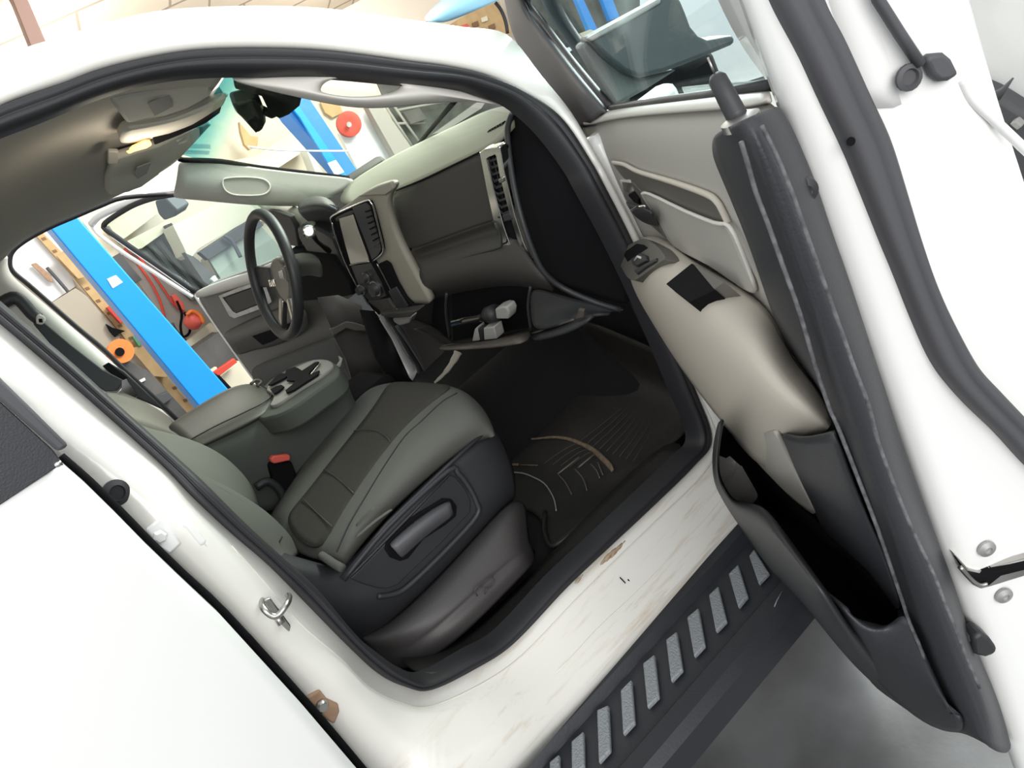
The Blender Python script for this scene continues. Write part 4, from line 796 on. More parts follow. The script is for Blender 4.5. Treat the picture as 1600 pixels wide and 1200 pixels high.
tube('cup_hole_rim', A([(484,588),(488,582),(500,568)], 'z', 1.056), .0014, 'metal', tray_c, per=3)
poly('console_front_edge', A([(530,556),(536,560),(533,572),(529,576),(526,572),(532,564)], 'y', -.02), 'label_grey', con, .01, .002)
arml = grid('armrest_lid', [[at(*q) for q in r] for r in (
    [(255,668,'y',.13),(312,632,'y',.13),(360,603,'y',.13),(395,598,'y',.12),(412,604,'y',.10)],
    [(270,670,'y',.10),(320,640,'y',.10),(365,612,'y',.10),(402,602,'y',.09),(420,610,'y',.06)],
    [(290,688,'y',-.08),(335,664,'y',-.08),(375,645,'y',-.08),(412,628,'y',-.07),(427,618,'y',-.03)],
    [(304,698,'y',-.12),(345,678,'y',-.12),(382,660,'y',-.12),(415,643,'y',-.11),(430,628,'y',-.06)],
    [(318,700,'y',-.12),(352,684,'y',-.12),(388,666,'y',-.12),(417,648,'y',-.12),(429,636,'y',-.08)],
    [(318,698,'y',-.06),(352,684,'y',-.06),(388,666,'y',-.06),(415,648,'y',-.06),(426,640,'y',-.02)])], 'vinyl', con, solid=.006, sub=2)
tube('lid_seam', [at(*q) for q in ((292,690,'y',-.085),(336,666,'y',-.085),(376,647,'y',-.085),(410,630,'y',-.075),(424,618,'y',-.03),(418,608,'y',.05),(404,600,'y',.08))], .0018, 'rubber', arml, per=4)
tube('lid_strap', [at(*q) for q in ((392,600,'y',.08),(400,594,'y',.09),(408,597,'y',.08),(402,603,'y',.07))], .004, 'vinyl', arml, per=3)
# ---- passenger seat
cush = [[(582,602,.88),(600,600,.90),(625,596,.91),(660,597,.91),(700,601,.91),(735,614,.90),(765,648,.88),(776,684,.86)],
        [(560,616,.90),(578,603,.945),(605,597,.955),(655,599,.96),(708,603,.96),(724,612,.96),(756,646,.925),(770,680,.87)],
        [(538,641,.90),(560,636,.94),(590,628,.945),(630,634,.945),(668,630,.955),(690,632,.965),(732,664,.935),(742,692,.87)],
        [(505,681,.89),(525,680,.93),(555,672,.925),(588,678,.925),(612,686,.935),(636,679,.96),(686,700,.935),(702,722,.87)],
        [(470,726,.88),(488,730,.92),(506,733,.91),(532,752,.91),(556,770,.92),(590,745,.95),(640,752,.925),(656,760,.87)],
        [(446,766,.87),(458,774,.91),(472,778,.90),(495,802,.90),(521,824,.91),(560,790,.94),(600,792,.915),(614,798,.87)],
        [(428,796,.86),(436,802,.90),(442,809,.89),(462,842,.89),(496,864,.90),(527,862,.92),(545,866,.90),(556,862,.86)],
        [(418,812,.84),(424,818,.86),(430,826,.87),(450,856,.87),(490,875,.88),(522,878,.88),(538,886,.87),(548,880,.84)]]
seat = empty('zz', (0, 0, 0), '', ''); bpy.data.objects.remove(seat)
cu = grid('passenger_seat', [A(r, 'z') for r in cush], 'seat_cloth', truck, solid=.012, sub=2)
insl = []
for j, r in enumerate(cush[:7]):
    c2, c3, c4 = r[2], r[3], r[4]
    w = []
    for (u, v, z), k in ((c2, .004), (c3, .006), (c4, .004)): w.append(at(u, v, 'z', z+k))
    insl.append(w)
ins_ = grid('seat_insert', insl, 'seat_dark_cloth', cu, solid=.004, sub=2)
for l in ([(506,733,.918),(528,748,.917),(553,771,.925)], [(472,778,.908),(494,800,.908),(519,823,.918)], [(553,673,.934),(572,671,.936),(590,674,.936),(604,683,.94),(610,690,.944)]):
    tube('seat_seam', A(l, 'z'), .0014, 'vinyl', ins_, per=3, seg=6)
tube('seat_seam', A([(714,614,.966),(690,628,.972),(658,658,.969),(632,682,.966),(600,728,.960),(572,774,.955),(545,820,.935),(526,862,.925)], 'z'), .0016, 'rubber', cu, per=4, seg=6)
for l in ([(585,794,.945),(570,806,.935),(556,822,.92)], [(612,796,.915),(585,815,.92),(556,840,.915)]):
    tube('seat_wrinkle', A(l, 'z'), .0025, 'seat_cloth', cu, per=3, seg=6, flat=.4)
tube('cushion_roll', A([(503,868,.90),(512,874,.90),(524,882,.895),(535,888,.89)], 'z'), .008, 'seat_cloth', cu, per=3)
# back rest
E1 = [(262,700),(300,734),(345,752),(385,776),(415,796),(438,818),(455,838),(468,862)]
bk = grid('backrest_bolster', [A([(u+4, v+5) for u, v in E1], 'y', -.40), A(E1, 'y', -.46), A([(u-9, v+11) for u, v in E1], 'y', -.55), A([(u-30, v+34) for u, v in E1[:-1]]+[(450,872)], 'y', -.62), A([(u-50, v+55) for u, v in E1[:-1]]+[(440,880)], 'y', -.62)], 'seat_cloth', cu, solid=.01, sub=2)
tube('bolster_seam', A([(318,752),(345,764),(385,788),(412,808),(430,826),(446,846),(460,866)], 'y', -.51), .0018, 'rubber', cu, per=3, seg=6)
tube('bolster_tuck', A([(424,866),(434,852),(441,838)], 'y', -.56), .0018, 'rubber', cu, seg=6)
E2 = [(196,650),(231,668),(281,677),(344,702),(381,737),(399,762),(408,792),(412,812)]
grid('backrest', [A([(u-3, v+3) for u, v in E2], 'y', -.14), A(E2, 'y', -.17), A([(u-8, v+12) for u, v in E2], 'y', -.26), A([(u-14, v+40) for u, v in E2], 'y', -.40), A([(u-22, v+70) for u, v in E2[:-1]]+[(400,850)], 'y', -.48)], 'seat_cloth', cu, solid=.01, sub=2)
bkl = poly('buckle_body', A([(421,727),(426,722),(456,721),(464,742),(458,762),(445,772),(432,768),(426,745)], 'y', -.14), 'dark_plastic', cu, .03, .005)
bkl.data.materials[0] = M['black']
poly('buckle_button', A([(422,716),(426,712),(449,709),(453,712),(452,719),(428,724),(423,722)], 'y', -.15), 'red_plastic', bkl, .02, .003, lift=.006)
tube('buckle_stalk', A([(400,762),(418,752),(436,764),(444,782)], 'y', -.14), .010, 'dark_plastic', cu, per=3)
# seat side shield
SY = -.635; mat('lever_grey', (.10, .10, .11), .5)
sh = grid('seat_side_shield', [[at(u, v, 'y', y) for u, v, y in r] for r in (
    [(424,856,-.56),(455,868,-.59),(500,880,-.60),(537,892,-.61),(600,812,-.61),(694,724,-.61),(760,666,-.61),(776,674,-.56)],
    [(430,872,-.63),(460,884,-.635),(500,898,-.64),(533,904,-.64),(604,820,-.64),(698,730,-.64),(766,672,-.64),(786,690,-.58)],
    [(450,900,-.64),(480,915,-.64),(515,925,-.64),(555,915,-.64),(625,850,-.64),(712,765,-.64),(776,710,-.64),(800,720,-.60)],
    [(490,940,-.64),(515,950,-.64),(545,955,-.64),(590,940,-.65),(650,892,-.65),(732,812,-.65),(786,755,-.65),(806,750,-.61)],
    [(520,975,-.62),(545,985,-.62),(575,988,-.62),(608,965,-.63),(665,915,-.63),(742,835,-.63),(792,780,-.63),(806,768,-.60)],
    [(540,1000,-.58),(560,1004,-.58),(590,1000,-.58),(620,978,-.58),(672,928,-.58),(750,845,-.58),(796,790,-.58),(806,776,-.56)])], 'seat_plastic', cu, solid=.008, sub=2)
poly('shield_recess', A([(546,903),(560,890),(640,808),(703,742),(711,746),(726,764),(734,782),(733,800),(690,846),(631,902),(620,913),(604,919),(588,918),(567,912)], 'y', SY-.012), 'dark_plastic', sh, .006, .002, lift=.004)
tube('recess_edge', A([(546,902),(560,888),(640,806),(703,741)], 'y', SY-.020), .0022, 'seat_plastic', sh)
poly('lever_well', A([(601,848),(640,808),(690,778),(704,779),(712,790),(711,806),(694,820),(660,842),(636,872),(624,876),(608,870),(600,858)], 'y', SY-.016), 'black', sh, .006, .003, lift=.006)
grid('recline_lever', [[at(u, v, 'y', y) for u, v, y in r] for r in ([(606,850,-.66),(640,820,-.66),(675,794,-.66),(702,781,-.66)], [(611,852,-.685),(644,826,-.69),(680,801,-.69),(704,786,-.68)], [(624,868,-.685),(646,846,-.69),(680,818,-.69),(708,800,-.68)], [(629,874,-.66),(648,854,-.66),(684,824,-.66),(710,806,-.66)])], 'lever_grey', sh, solid=.006, sub=2)
for l in ([(537,906),(604,825),(700,736),(716,740),(732,760),(744,784),(745,806),(700,856),(640,914),(616,928),(590,932)],): tube('recess_border', [at(u, v, 'y', SY-.012) for u, v in l], .0055, 'seat_plastic', sh, per=4, seg=8)
tube('shield_top_lip', [at(u, v, 'y', y) for u, v, y in ((533,904,-.645),(604,819,-.645),(698,729,-.645),(764,669,-.645))], .004, 'seat_plastic', sh)
# riser cover under the seat
BA = [(556,985,-.56),(585,990,-.60),(640,946,-.62),(700,886,-.62),(756,823,-.62),(800,778,-.62),(818,784,-.58)]
BB = [(566,1000,-.60),(592,1000,-.655),(648,958,-.67),(706,898,-.67),(762,836,-.67),(806,786,-.67),(824,796,-.61)]
BC = [(590,1026,-.60),(630,1018,-.67),(694,969,-.70),(750,916,-.70),(796,875,-.70),(816,860,-.70),(830,850,-.64)]
BD = [(598,1036,-.60),(640,1036,-.67),(702,990,-.715),(758,935,-.715),(804,890,-.715),(822,872,-.71),(834,860,-.64)]
BE = [(604,1046,-.60),(650,1046,-.66),(712,1004,-.71),(765,952,-.71),(816,900,-.71),(830,884,-.70),(838,872,-.64)]
rs = grid('riser_cover', [[at(u, v, 'y', y) for u, v, y in r] for r in (BA, BB, [(u-3, v-4, y) for u, v, y in BC], BC, [(u+2, v+3, y) for u, v, y in BC], BD, BE)], 'seat_plastic', cu, solid=.006, sub=2)
rs.data.materials[0] = mat('riser_grey', (.060, .056, .056), .5, bump=.3, bscale=350, bdist=.0004)
tube('embossed_mark', [at(u, v, 'y', -.7175) for u, v in ((746,931),(742,922),(748,915),(754,913),(762,905),(770,902),(772,910),(766,918),(760,920),(758,928),(762,920),(754,918))], .0013, 'riser_grey', rs, per=2, seg=6)
# ---- floor mat with raised letters and muddy grooves
MZ = .555; mat('mat_rib_grey', (.050, .046, .040), .7)
fm = grid('floor_mat', [[at(u, v, 'z', z) for u, v, z in r] for r in (
    [(858,856,.575),(880,842,.575),(960,775,.575),(1040,700,.575),(1086,652,.58),(1084,620,.60),(1062,560,.70)],
    [(852,842,.555),(872,830,.55),(948,765,.55),(1025,692,.55),(1070,648,.56),(1066,612,.58),(1045,560,.68)],
    [(845,800,.55),(865,790,.55),(925,735,.55),(990,670,.55),(1030,620,.56),(1030,585,.60),(1010,540,.70)],
    [(800,790,.55),(820,760,.55),(870,700,.55),(925,640,.55),(965,590,.56),(970,560,.60),(960,520,.72)],
    [(745,760,.55),(770,730,.55),(815,670,.55),(865,610,.55),(900,560,.56),(910,530,.60),(905,495,.72)]
    )], 'mat_rubber', None, solid=.004, sub=2)
tag(fm, 'black rubber floor mat with muddy raised lettering in the passenger footwell', 'floor mat')
def mt_(l, r, m='mat_rubber', z=.5545, name='mat_rib', per=3):
    return tube(name, A(l, 'z', z), r, m, fm, seg=6, per=per, flat=.6)
mt_([(816,687),(840,685),(865,683),(885,685),(905,692),(925,702),(940,715),(952,727),(957,735)], [.002, .003, .004, .005, .006, .0075, .0085, .0085, .006], 'mud', name='muddy_arc')
mt_([(791,728),(800,726),(810,726)], .0035, 'mud', name='muddy_arc'); mt_([(810,726),(840,727)], .0012, 'mud', name='muddy_arc')
mt_([(796,738),(815,739),(832,745),(850,755),(862,772),(867,785),(869,798)], .0020, 'label_grey', name='muddy_arc')
for l in ([(869,738),(882,752),(888,762),(893,772)], [(898,733),(909,745),(914,755),(917,766)], [(923,725),(932,735),(937,747)], [(904,730),(928,710)], [(872,740),(905,714)], [(934,722),(938,732),(942,742)]):
    mt_(l, .0022, 'mud', name='raised_letter_stroke').data.materials[0] = M['switch_grey']
for i in range(12):
    a = i*7; mt_([(905+a*1.5, 690+a*.55), (950+a*1.2, 655+a*.38), (985+a*.9, 625+a*.2)], .0012, 'mat_rib_grey', name='mat_rib')
for i in range(5): mt_([(850+i*13, 724+i*2), (880+i*12, 703+i*2), (906+i*9, 690+i*5)], .0010, 'mat_rib_grey', name='mat_rib')
tube('muddy_edge', A([(925,812,.578),(960,777,.578),(1000,738,.578),(1040,702,.578),(1075,668,.580)], 'z'), [.003, .004, .0035, .0025, .002], 'mud', fm, seg=6, per=3, flat=.6)
tube('mat_lip', A([(852,800,.56),(850,828,.565),(860,852,.575),(880,844,.58),(925,808,.58),(960,777,.58),(1040,702,.58),(1080,662,.582),(1087,640,.59)], 'z'), .005, 'mat_rubber', fm, seg=8, per=3)
# small leaves on the sill
for l in ([(968,904),(976,912)], [(980,907),(990,911)]):
    tf = tube('leaf_scrap', [side(u, v, -.035)+Vector((0, -.004, .004)) for u, v in l], .0022, 'black', None, seg=6, flat=.4)
    tag(tf, 'tiny dark leaf scrap lying on the white door sill' + (', the one nearer the cab' if l[0][0] == 968 else ', the one nearer the running board'), 'leaf')
# ============================================================ the workshop
def struct(o): o['kind'] = 'structure'; return o
struct(mesh('floor', [(-12, -12, 0), (16, -12, 0), (16, 7.2, 0), (-12, 7.2, 0), (-12, -12, -.1), (16, -12, -.1), (16, 7.2, -.1), (-12, 7.2, -.1)], [(0, 1, 2, 3), (4, 5, 1, 0), (5, 6, 2, 1), (6, 7, 3, 2), (7, 4, 0, 3), (7, 6, 5, 4)], 'concrete', smooth=False))
struct(box('wall_far', (.5, 4.72, 1.12), (10.6, .2, 2.24), 'wall_cream', bev=0))
mat('overexposed_ground', (.92, .92, .90), .7, var=.3, vscale=2, col2=(.86, .86, .85))  # near-white ground colour stands in for overexposed daylight outside the bay
struct(mesh('floor', [(3.3, -12, .012), (16, -12, .012), (16, 7.2, .012), (5.9, 7.2, .012), (5.9, 1.0, .012), (3.3, 0, .012)], [(0, 1, 2, 3, 4, 5)], 'overexposed_ground', smooth=False))
ce = struct(box('ceiling', (.5, 4.62-1.4, 2.25+1.4*.34), (10.6, 3.0, .1), 'block_wall', X=Vector((1, 0, 0)), Y=Vector((0, 1, -.34)).normalized(), bev=0))
M['block_wall'].node_tree.nodes['Mapping'].inputs['Rotation'].default_value = (0, 0, 0)
def bg(name, pts, y, m, label, cat, thick=.05, lift=0, bev=.003, parent=None, **k):
    o = poly(name, A(pts, 'y', y), m, parent, thick, bev, lift=lift, dirv=Vector((0, -1, 0)), **k)
    return tag(o, label, cat) if label else o
def bt_(name, pts, y, r, m, label=None, cat=None, parent=None, per=3, **k):
    o = tube(name, A(pts, 'y', y), r, m, parent, per=per, **k)
    return tag(o, label, cat) if label else o
bg('steel_beam', [(10,-20),(36,-20),(44,0),(71,63),(85,95),(60,102),(48,71),(20,0)], 2.8, 'brown_steel', 'brown painted steel beam crossing below the pale panelled ceiling', 'beam', .10)
# lift posts
lp = bg('lift_post', [(30,302),(72,282),(122,340),(352,603),(450,715),(402,743),(312,636),(77,355)], 3.0, 'lift_blue', 'bright blue lift post seen through the open driver door', 'lift post', .22, bev=.008)
bg('post_label', [(167,436),(181,430),(192,441),(176,451)], 3.0, 'white_sheet', None, None, .004, lift=.004, parent=lp)
l2 = bg('lift_post', [(438,156),(475,140),(485,155),(561,269),(590,312),(568,318),(540,276),(456,182)], 3.0, 'navy', 'blue lift post with pale tape seen through the windshield', 'lift post', .2, bev=.01)
M['navy'].node_tree.nodes['Principled BSDF'].inputs['Base Color'].default_value = (.03, .20, .62, 1)
bg('post_flange', [(450,165),(461,160),(470,175),(556,300),(540,305),(466,185)], 3.0, 'lift_blue', None, None, .02, lift=.03, parent=l2, bev=.002)
bg('post_label', [(507,257),(520,252),(533,271),(519,277)], 3.0, 'white_sheet', None, None, .004, lift=.055, parent=l2)
bt_('air_line', [(388,229),(430,234),(500,236),(545,236)], 2.9, .006, 'white_sheet', 'thin pale air line strung across in front of the blue post', 'air line')
mat('cabinet_beige', (.42, .37, .30), .7)
# left: wall with tools, seen past the far centre pillar
bg('white_board', [(-60,350),(60,330),(78,350),(118,448),(81,472),(20,425),(-80,420)], 4.55, 'white_sheet', 'white wall panel with tools hung on it behind the truck', 'panel', .04)
bg('storage_cabinet', [(81,473),(118,450),(135,462),(185,520),(196,560),(168,556)], 4.47, 'cabinet_beige', 'plain beige cabinet below the white wall panel', 'cabinet', .14)
wp_ = bg('wood_upright', [(56,368),(66,362),(130,428),(190,500),(260,588),(320,660),(304,664),(246,592),(178,508),(116,434)], 4.5, 'wood', 'notched pale wooden upright running beside the bright blue post', 'upright', .05)
for i in range(15):
    k = i/14; u = 66+k*238; v = 374+k*272
    bg('notch', [(u-2, v-2), (u+4, v-4), (u+7, v), (u+1, v+2)], 4.5, 'wood_dark', None, None, .004, lift=.004, parent=wp_, bev=0)
bg('plywood_board', [(88,400),(104,389),(128,420),(140,432),(122,436)], 4.42, 'wood', 'orange plywood board against the upper end of the notched upright', 'board', .03)
bg('plywood_board', [(204,545),(222,540),(258,578),(262,590),(240,588)], 4.42, 'wood', 'orange plywood board halfway down the notched upright', 'board', .03)
hs = bg('hand_saw', [(48,413),(56,410),(68,420),(80,430),(83,442),(74,438),(62,426)], 4.5, 'rust', 'rusty brown hand tool hanging on the white wall panel', 'tool', .02)
bt_('tool_handle', [(73,418),(84,430),(98,446),(108,458)], 4.5, .012, 'navy', parent=hs).data.materials[0] = M['seal_grey']
rl = lathe('cord_reel', at(188, 549, 'y', 4.06), (.1, -1, .1), [(.020, -.03), (.085, -.03), (.085, -.015), (.05, -.012), (.05, .012), (.085, .015), (.085, .03), (.020, .03)], 'orange'); tag(rl, 'orange cord reel lying on the dark bench behind the truck', 'cord reel')
lathe('reel_hub', at(187, 550, 'y', 4.02), (.1, -1, .1), [(0, 0), (.03, 0), (.03, .012), (0, .012)], 'black', rl)
bg('workbench', [(160,556),(196,560),(235,582),(320,675),(290,700),(240,640),(190,585)], 4.1, 'bench_grey', 'dark grey cluttered workbench left of the bright blue post', 'workbench', .3)
bg('metal_bracket', [(214,596),(226,590),(228,594),(217,600)], 4.08, 'white_sheet', 'small white strip lying on the dark workbench', 'strip', .01)
bg('machine_part', [(243,620),(262,612),(270,622),(252,634)], 4.04, 'seal_grey', 'grey machine part at the lower end of the dark workbench', 'machine part', .06)
bg('tool_box', [(167,481),(177,476),(197,500),(189,506)], 4.38, 'red', 'red box wedged between notched upright and bright blue post', 'box', .10)
bg('parts_box', [(207,526),(214,524),(223,537),(217,542)], 4.4, 'green_box', 'small green box beside the notched upright', 'box', .06)
bg('clamp_lamp', [(166,506),(176,512),(196,517),(186,522),(180,527),(172,518)], 4.42, 'black', 'black clamp fixed to the notched upright above the orange reel', 'clamp', .05)
# right of the post
bg('cream_board', [(128,345),(150,350),(200,395),(186,400),(174,405)], 4.56, 'cream', 'cream wall board to the right of the bright blue post', 'board', .03)
bg('hanging_pad', [(175,402),(187,395),(222,437),(212,443)], 4.48, 'seal_grey', 'grey board hung behind the red air hoses', 'board', .03)
M['dim_wall'] = mat('dim_wall', (.36, .33, .30), .8)
bg('backing_sheet', [(186,398),(215,395),(310,470),(345,520),(290,540),(250,490)], 4.57, 'dim_wall', 'grey sheet hung behind the red hoses and motor', 'sheet', .03)
bt_('air_hose', [(194,388),(212,408),(236,442),(250,470),(258,500)], 4.52, .010, 'red', 'red air hose, the left one of two hanging behind the truck', 'hose')
bt_('air_hose', [(214,398),(232,420),(256,452),(272,476),(298,496)], 4.52, .009, 'red', 'red air hose, the right one of two hanging behind the truck', 'hose')
bg('spray_tool', [(268,462),(274,459),(288,476),(289,486),(278,480)], 4.46, 'red_plastic', 'red tool hanging above the red motor', 'tool', .06)
mo = lathe('motor', at(303, 500, 'y', 4.32), (.5, -.6, .3), [(0, -.06), (.05, -.06), (.065, -.04), (.065, .03), (.05, .05), (.03, .06), (0, .06)], 'red_plastic'); tag(mo, 'red motor standing on the wooden rail', 'motor')
bt_('motor_fin', [(292,492),(300,486),(312,492),(318,505)], 4.26, .014, 'orange', parent=mo)
bt_('cable_bundle', [(276,470),(284,490),(282,510),(286,526),(296,520),(296,505),(288,488)], 4.4, .010, 'black', 'loop of black cables hanging left of the red motor', 'cable')
bt_('cable_bundle', [(268,505),(274,516),(284,528),(290,532)], 4.44, .016, 'bench_grey', 'dark bundle below the red hoses beside the blue post', 'cable')
bg('wood_rail', [(286,536),(330,504),(342,518),(298,548)], 4.42, 'cream', 'pale perforated rail under the red motor', 'rail', .05)
bg('drawer_cabinet', [(298,549),(342,519),(378,558),(366,566),(328,586)], 4.15, 'bench_grey', 'dark cabinet under the pale rail', 'cabinet', .2)
bg('red_tray', [(334,582),(366,560),(371,566),(342,588)], 3.6, 'red', 'red tray on top of the cream carton beyond the armrest', 'tray', .05)
bg('wood_block', [(326,581),(338,573),(341,578),(330,586)], 3.75, 'cream', 'small pale block left of the red tray', 'block', .05)
bg('carton', [(342,590),(374,564),(410,600),(408,612),(364,612)], 3.7, 'cream', 'stained cream carton beyond the armrest', 'carton', .2)
bg('dark_bag', [(332,590),(343,586),(364,608),(352,618)], 3.55, 'black', 'black bag squeezed between blue post and cream carton', 'bag', .1)
# beyond the driver's door glass
bg('support_beam', [(170,352),(186,346),(236,320),(246,334),(196,372),(186,376)], 4.42, 'cream', 'cream horizontal beam, the upper of two behind the driver door glass', 'beam', .1)
bg('support_beam', [(196,378),(262,344),(270,354),(222,388),(206,392)], 4.42, 'cream', 'cream horizontal beam, the lower of two behind the driver door glass', 'beam', .1)
rd_ = bg('roller_door', [(218,390),(262,357),(272,362),(330,450),(300,470),(260,430)], 4.5, 'rack_dark', 'dark grey ribbed roller door behind the driver door glass', 'roller door', .05)
rd_.data.materials[0] = mat('roller_grey', (.17, .18, .165), .6)
for i in range(4): bt_('door_rib', [(232+i*11, 384-i*6), (262+i*12, 420-i*3), (296+i*10, 460-i*4)], 4.47, .012, 'rack_dark', parent=rd_)
bg('engine_hoist', [(258,352),(268,348),(296,384),(290,396),(276,386)], 4.34, 'rack_dark', 'dark hoist head in front of the ribbed roller door', 'hoist', .1)
car = empty('parked_van', (1.6, 3.8, 0), 'pale cream van parked beyond the driver door glass', 'van')
bg('van_roof', [(286,384),(270,352),(330,322),(400,300),(440,320),(402,336),(312,388),(300,402),(292,398)], 3.75, 'cream', None, None, .35, parent=car)
bg('van_header', [(312,394),(400,336),(412,352),(326,406)], 3.7, 'seal_grey', None, None, .1, parent=car)
bg('van_windshield', [(326,404),(405,350),(450,400),(430,420),(345,436)], 3.75, 'van_glass' if 0 else 'pillar_trim', None, None, .05, parent=car).data.materials[0] = mat('van_glass', (.42, .46, .38), .2)
bg('van_pillar', [(288,394),(302,400),(345,436),(336,452),(318,440)], 3.75, 'bench_grey', None, None, .1, parent=car)
bt_('van_wiper', [(350,368),(362,376),(370,390),(376,402)], 3.66, .014, 'seal_grey', parent=car)
bg('van_mirror', [(330,436),(336,430),(342,438),(338,444)], 3.6, 'white_sheet', None, None, .05, parent=car)
box('van_body', (1.95, 4.08, .72), (1.1, .5, .8), 'cream', car, bev=.05)
for x in (1.65, 2.3): lathe('wheel', (x, 3.86, .33), (0, -1, 0), [(0, -.1), (.33, -.1), (.33, .06), (.30, .1), (.19, .1), (.18, .07), (0, .07)], 'rubber', car, seg=32)
dm = poly('driver_side_mirror', [gp(u, v, -.16) for u, v in ((241,315),(257,309),(277,330),(272,339),(256,345),(247,335))], 'seal_grey', truck, .08, .008)
# beyond the windshield
bg('support_beam', [(372,282),(340,255),(400,244),(470,196),(480,212),(400,262)], 4.46, 'cream', 'cream beam running to the blue post behind the windshield', 'beam', .1)
bg('support_beam', [(390,262),(470,218),(482,232),(420,272)], 4.44, 'pillar_trim', 'dull beige beam under the cream beam behind the windshield', 'beam', .1)
bg('hanging_bag', [(374,190),(392,212),(404,214),(402,228),(390,234),(382,226),(376,206)], 4.41, 'wood', 'yellow cloth hanging below the rear-view mirror, outside the windshield', 'cloth', .05)
bg('storage_bin', [(478,232),(486,236),(500,262),(508,274),(494,272)], 4.3, 'white_sheet', 'white container left of the taped blue post', 'container', .15)
hr = lathe('hose_reel', at(545, 194, 'y', 3.84), (-.25, -1, .05), [(.015, -.04), (.095, -.04), (.095, -.02), (.09, 0), (.095, .02), (.095, .03), (.055, .035), (.025, .03), (.02, .03)], 'red'); tag(hr, 'round red reel mounted on the white panel beyond the dashboard', 'reel')
lathe('reel_hub', at(545, 195, 'y', 3.78), (-.25, -1, .05), [(0, 0), (.022, 0), (.02, .014), (0, .014)], 'metal', hr)
bg('white_door_panel', [(530,208),(575,168),(590,190),(622,245),(600,290),(572,290)], 3.9, 'white_sheet', 'large white panel behind the round red reel', 'panel', .05)
bg('storage_post', [(574,166),(594,160),(650,240),(622,252)], 3.78, 'dim_wall', 'grey-green post between the white panel and the dark rack', 'post', .08)
bg('yellow_sign', [(500,158),(530,160),(536,176),(520,184),(508,176)], 4.58, 'wood', 'small yellow notice above the round red reel', 'notice', .02)
rk = bg('tool_rack', [(590,130),(700,120),(800,150),(790,180),(660,260),(640,246)], 4.6, 'rack_dark', 'dark cluttered tool rack beyond the windshield', 'rack', .5)
rk.data.materials[0] = mat('rack_green', (.15, .16, .14), .7, var=.25, vscale=7, col2=(.05, .055, .05))
for l in ([(600,162),(650,238)], [(612,160),(662,232)], [(622,172),(700,158)], [(620,193),(664,192)]): bt_('rack_bar', l, 4.5, .012, 'label_grey', parent=rk, per=1)
bg('rack_box', [(630,175),(655,168),(668,186),(642,194)], 4.45, 'bench_grey', None, None, .1, parent=rk)
bg('shelf_pipe', [(676,210),(745,160),(760,158),(752,170),(694,206)], 4.5, 'label_grey', 'grey pipe leaning across the dark rack', 'pipe', .05)
wi = tube('wiper_blade', [at(652, 228, 'x', 1.26), at(668, 208, 'x', 1.22), at(690, 182, 'x', 1.12), at(714, 154, 'x', 1.0)], .009, 'black', truck, seg=6, flat=.6)
# through the grab handle gap and beyond the roof edge
tp = grid('plastic_sheet', [A(r, 'y') for r in ([(655,32,3.6),(700,-12,3.7),(760,-30,3.8),(800,-30,3.8)], [(672,32,3.45),(710,5,3.5),(752,-8,3.6),(795,-15,3.7)], [(690,38,3.6),(722,26,3.6),(762,8,3.6),(795,-6,3.7)])], 'tarp', None, solid=.01, sub=2)
tag(tp, 'light blue plastic sheet hanging above the truck roof edge', 'sheet')
bg('shelf_unit', [(700,60),(716,30),(740,16),(780,2),(800,50),(792,60)], 4.4, 'wood', 'brown shelf of small goods beyond the roof edge', 'shelf', .3)
for i, (u, v, m) in enumerate(((722,40,'red_plastic'), (738,36,'wood_dark'), (752,28,'cream'), (764,40,'wood_dark'))):
    bg('shelf_box', [(u,v),(u+9,v-4),(u+11,v+4),(u+2,v+7)], 4.38, m, ('red box at the left end of the brown shelf', 'dark brown box second from the left on the brown shelf', 'cream box high on the brown shelf', 'dark box low on the brown shelf beside the black hose')[i], 'box', .015)
bt_('hanging_hose', [(774,4),(783,16),(790,34),(793,52)], 3.9, .016, 'rubber', 'black hose hanging beside the window frame of the open door', 'hose')
rk2 = bg('storage_rack', [(850,-60),(1000,-60),(1000,20),(960,45),(905,60),(880,40)], 4.0, 'rack_green', 'dark rack of clutter seen through the open door glass', 'rack', .5)
bg('rack_post', [(893,-20),(903,-20),(934,46),(922,50)], 3.7, 'lift_blue', 'blue rack post, the left one behind the door mirror', 'post', .05)
bg('rack_post', [(930,-30),(946,-30),(968,26),(954,32)], 3.7, 'lift_blue', 'blue rack post, the right one behind the door mirror', 'post', .05)
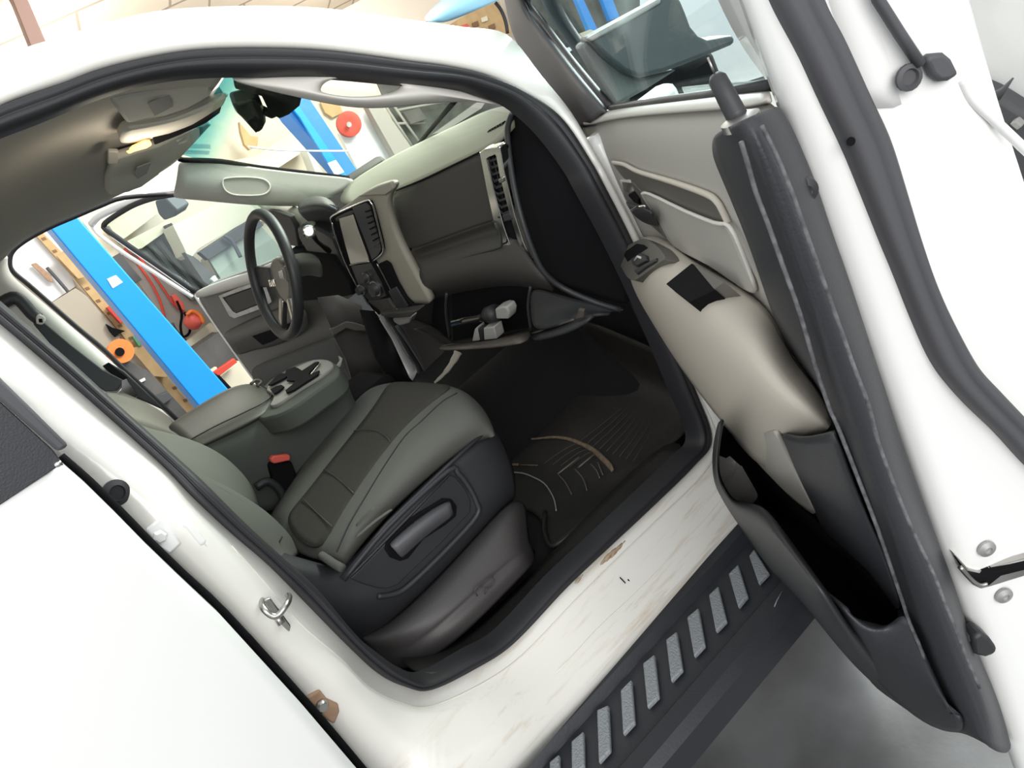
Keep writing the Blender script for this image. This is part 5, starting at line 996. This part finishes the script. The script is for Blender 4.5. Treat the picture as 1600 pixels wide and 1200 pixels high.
bg('sack', [(906,52),(922,46),(940,50),(938,60),(915,64)], 3.6, 'cream', 'pale cream sack at the foot of the blue rack posts', 'sack', .1)
# another white vehicle right of the door
c2 = empty('parked_car', (3.0, -2.2, 0), 'white vehicle with dark bumper parked beyond the open door edge', 'car')
def cx(l, x): return [at(a, b, 'x', x) for a, b in l]
poly('body_side', cx([(1420,-200),(1900,-200),(1900,500),(1640,500),(1560,380),(1440,100)], 3.0), 'white_paint', c2, .6, .03)
poly('bumper_trim', cx([(1500,122),(1530,127),(1560,140),(1600,165),(1700,230),(1760,420),(1660,420),(1560,230)], 2.95), 'seal_grey', c2, .1, .02, lift=.04)
poly('fog_lamp', cx([(1582,188),(1592,183),(1602,192),(1594,198)], 2.9), 'label_grey', c2, .04, .004, lift=.03)
tube('spike', cx([(1556,150),(1568,140),(1583,122)], 2.85), [.02, .01, .003], 'seal_grey', c2)

def stand(name, base, m):
    o = bpy.data.objects[base]; c = WL[o.name]; h = [v.co for v in o.data.vertices]
    z0 = c.z+min(v.z for v in h); x0 = c.x+min(v.x for v in h); x1 = c.x+max(v.x for v in h); y0 = c.y+min(v.y for v in h); y1 = c.y+max(v.y for v in h)
    if z0 > .02: box(name, ((x0+x1)/2, (y0+y1)/2, (z0+.01)/2), ((x1-x0)*.6, y1-y0, z0+.01), m, o, bev=.004)
for n_2, b_, m_ in (('base', 'workbench', 'bench_grey'), ('base', 'drawer_cabinet', 'bench_grey'), ('lower_part', 'carton', 'cream'), ('frame', 'tool_rack', 'rack_green'), ('frame', 'storage_rack', 'rack_green'), ('column', 'lift_post', 'lift_blue'), ('column', 'lift_post.001', 'navy'), ('lower_part', 'white_door_panel', 'white_sheet'), ('foot', 'storage_post', 'dim_wall')):
    stand(n_2, b_, m_)
# keep to thing > part > sub-part
def depth(o):
    k = 0
    while o.parent: o = o.parent; k += 1
    return k
for _ in range(3):
    for o in [o for o in bpy.data.objects if o.type == 'MESH' and depth(o) > 2]:
        w_ = WL[o.name]; p = o.parent.parent if depth(o) == 3 else o.parent.parent
        o.parent = p; o.location = w_ - WL[p.name]
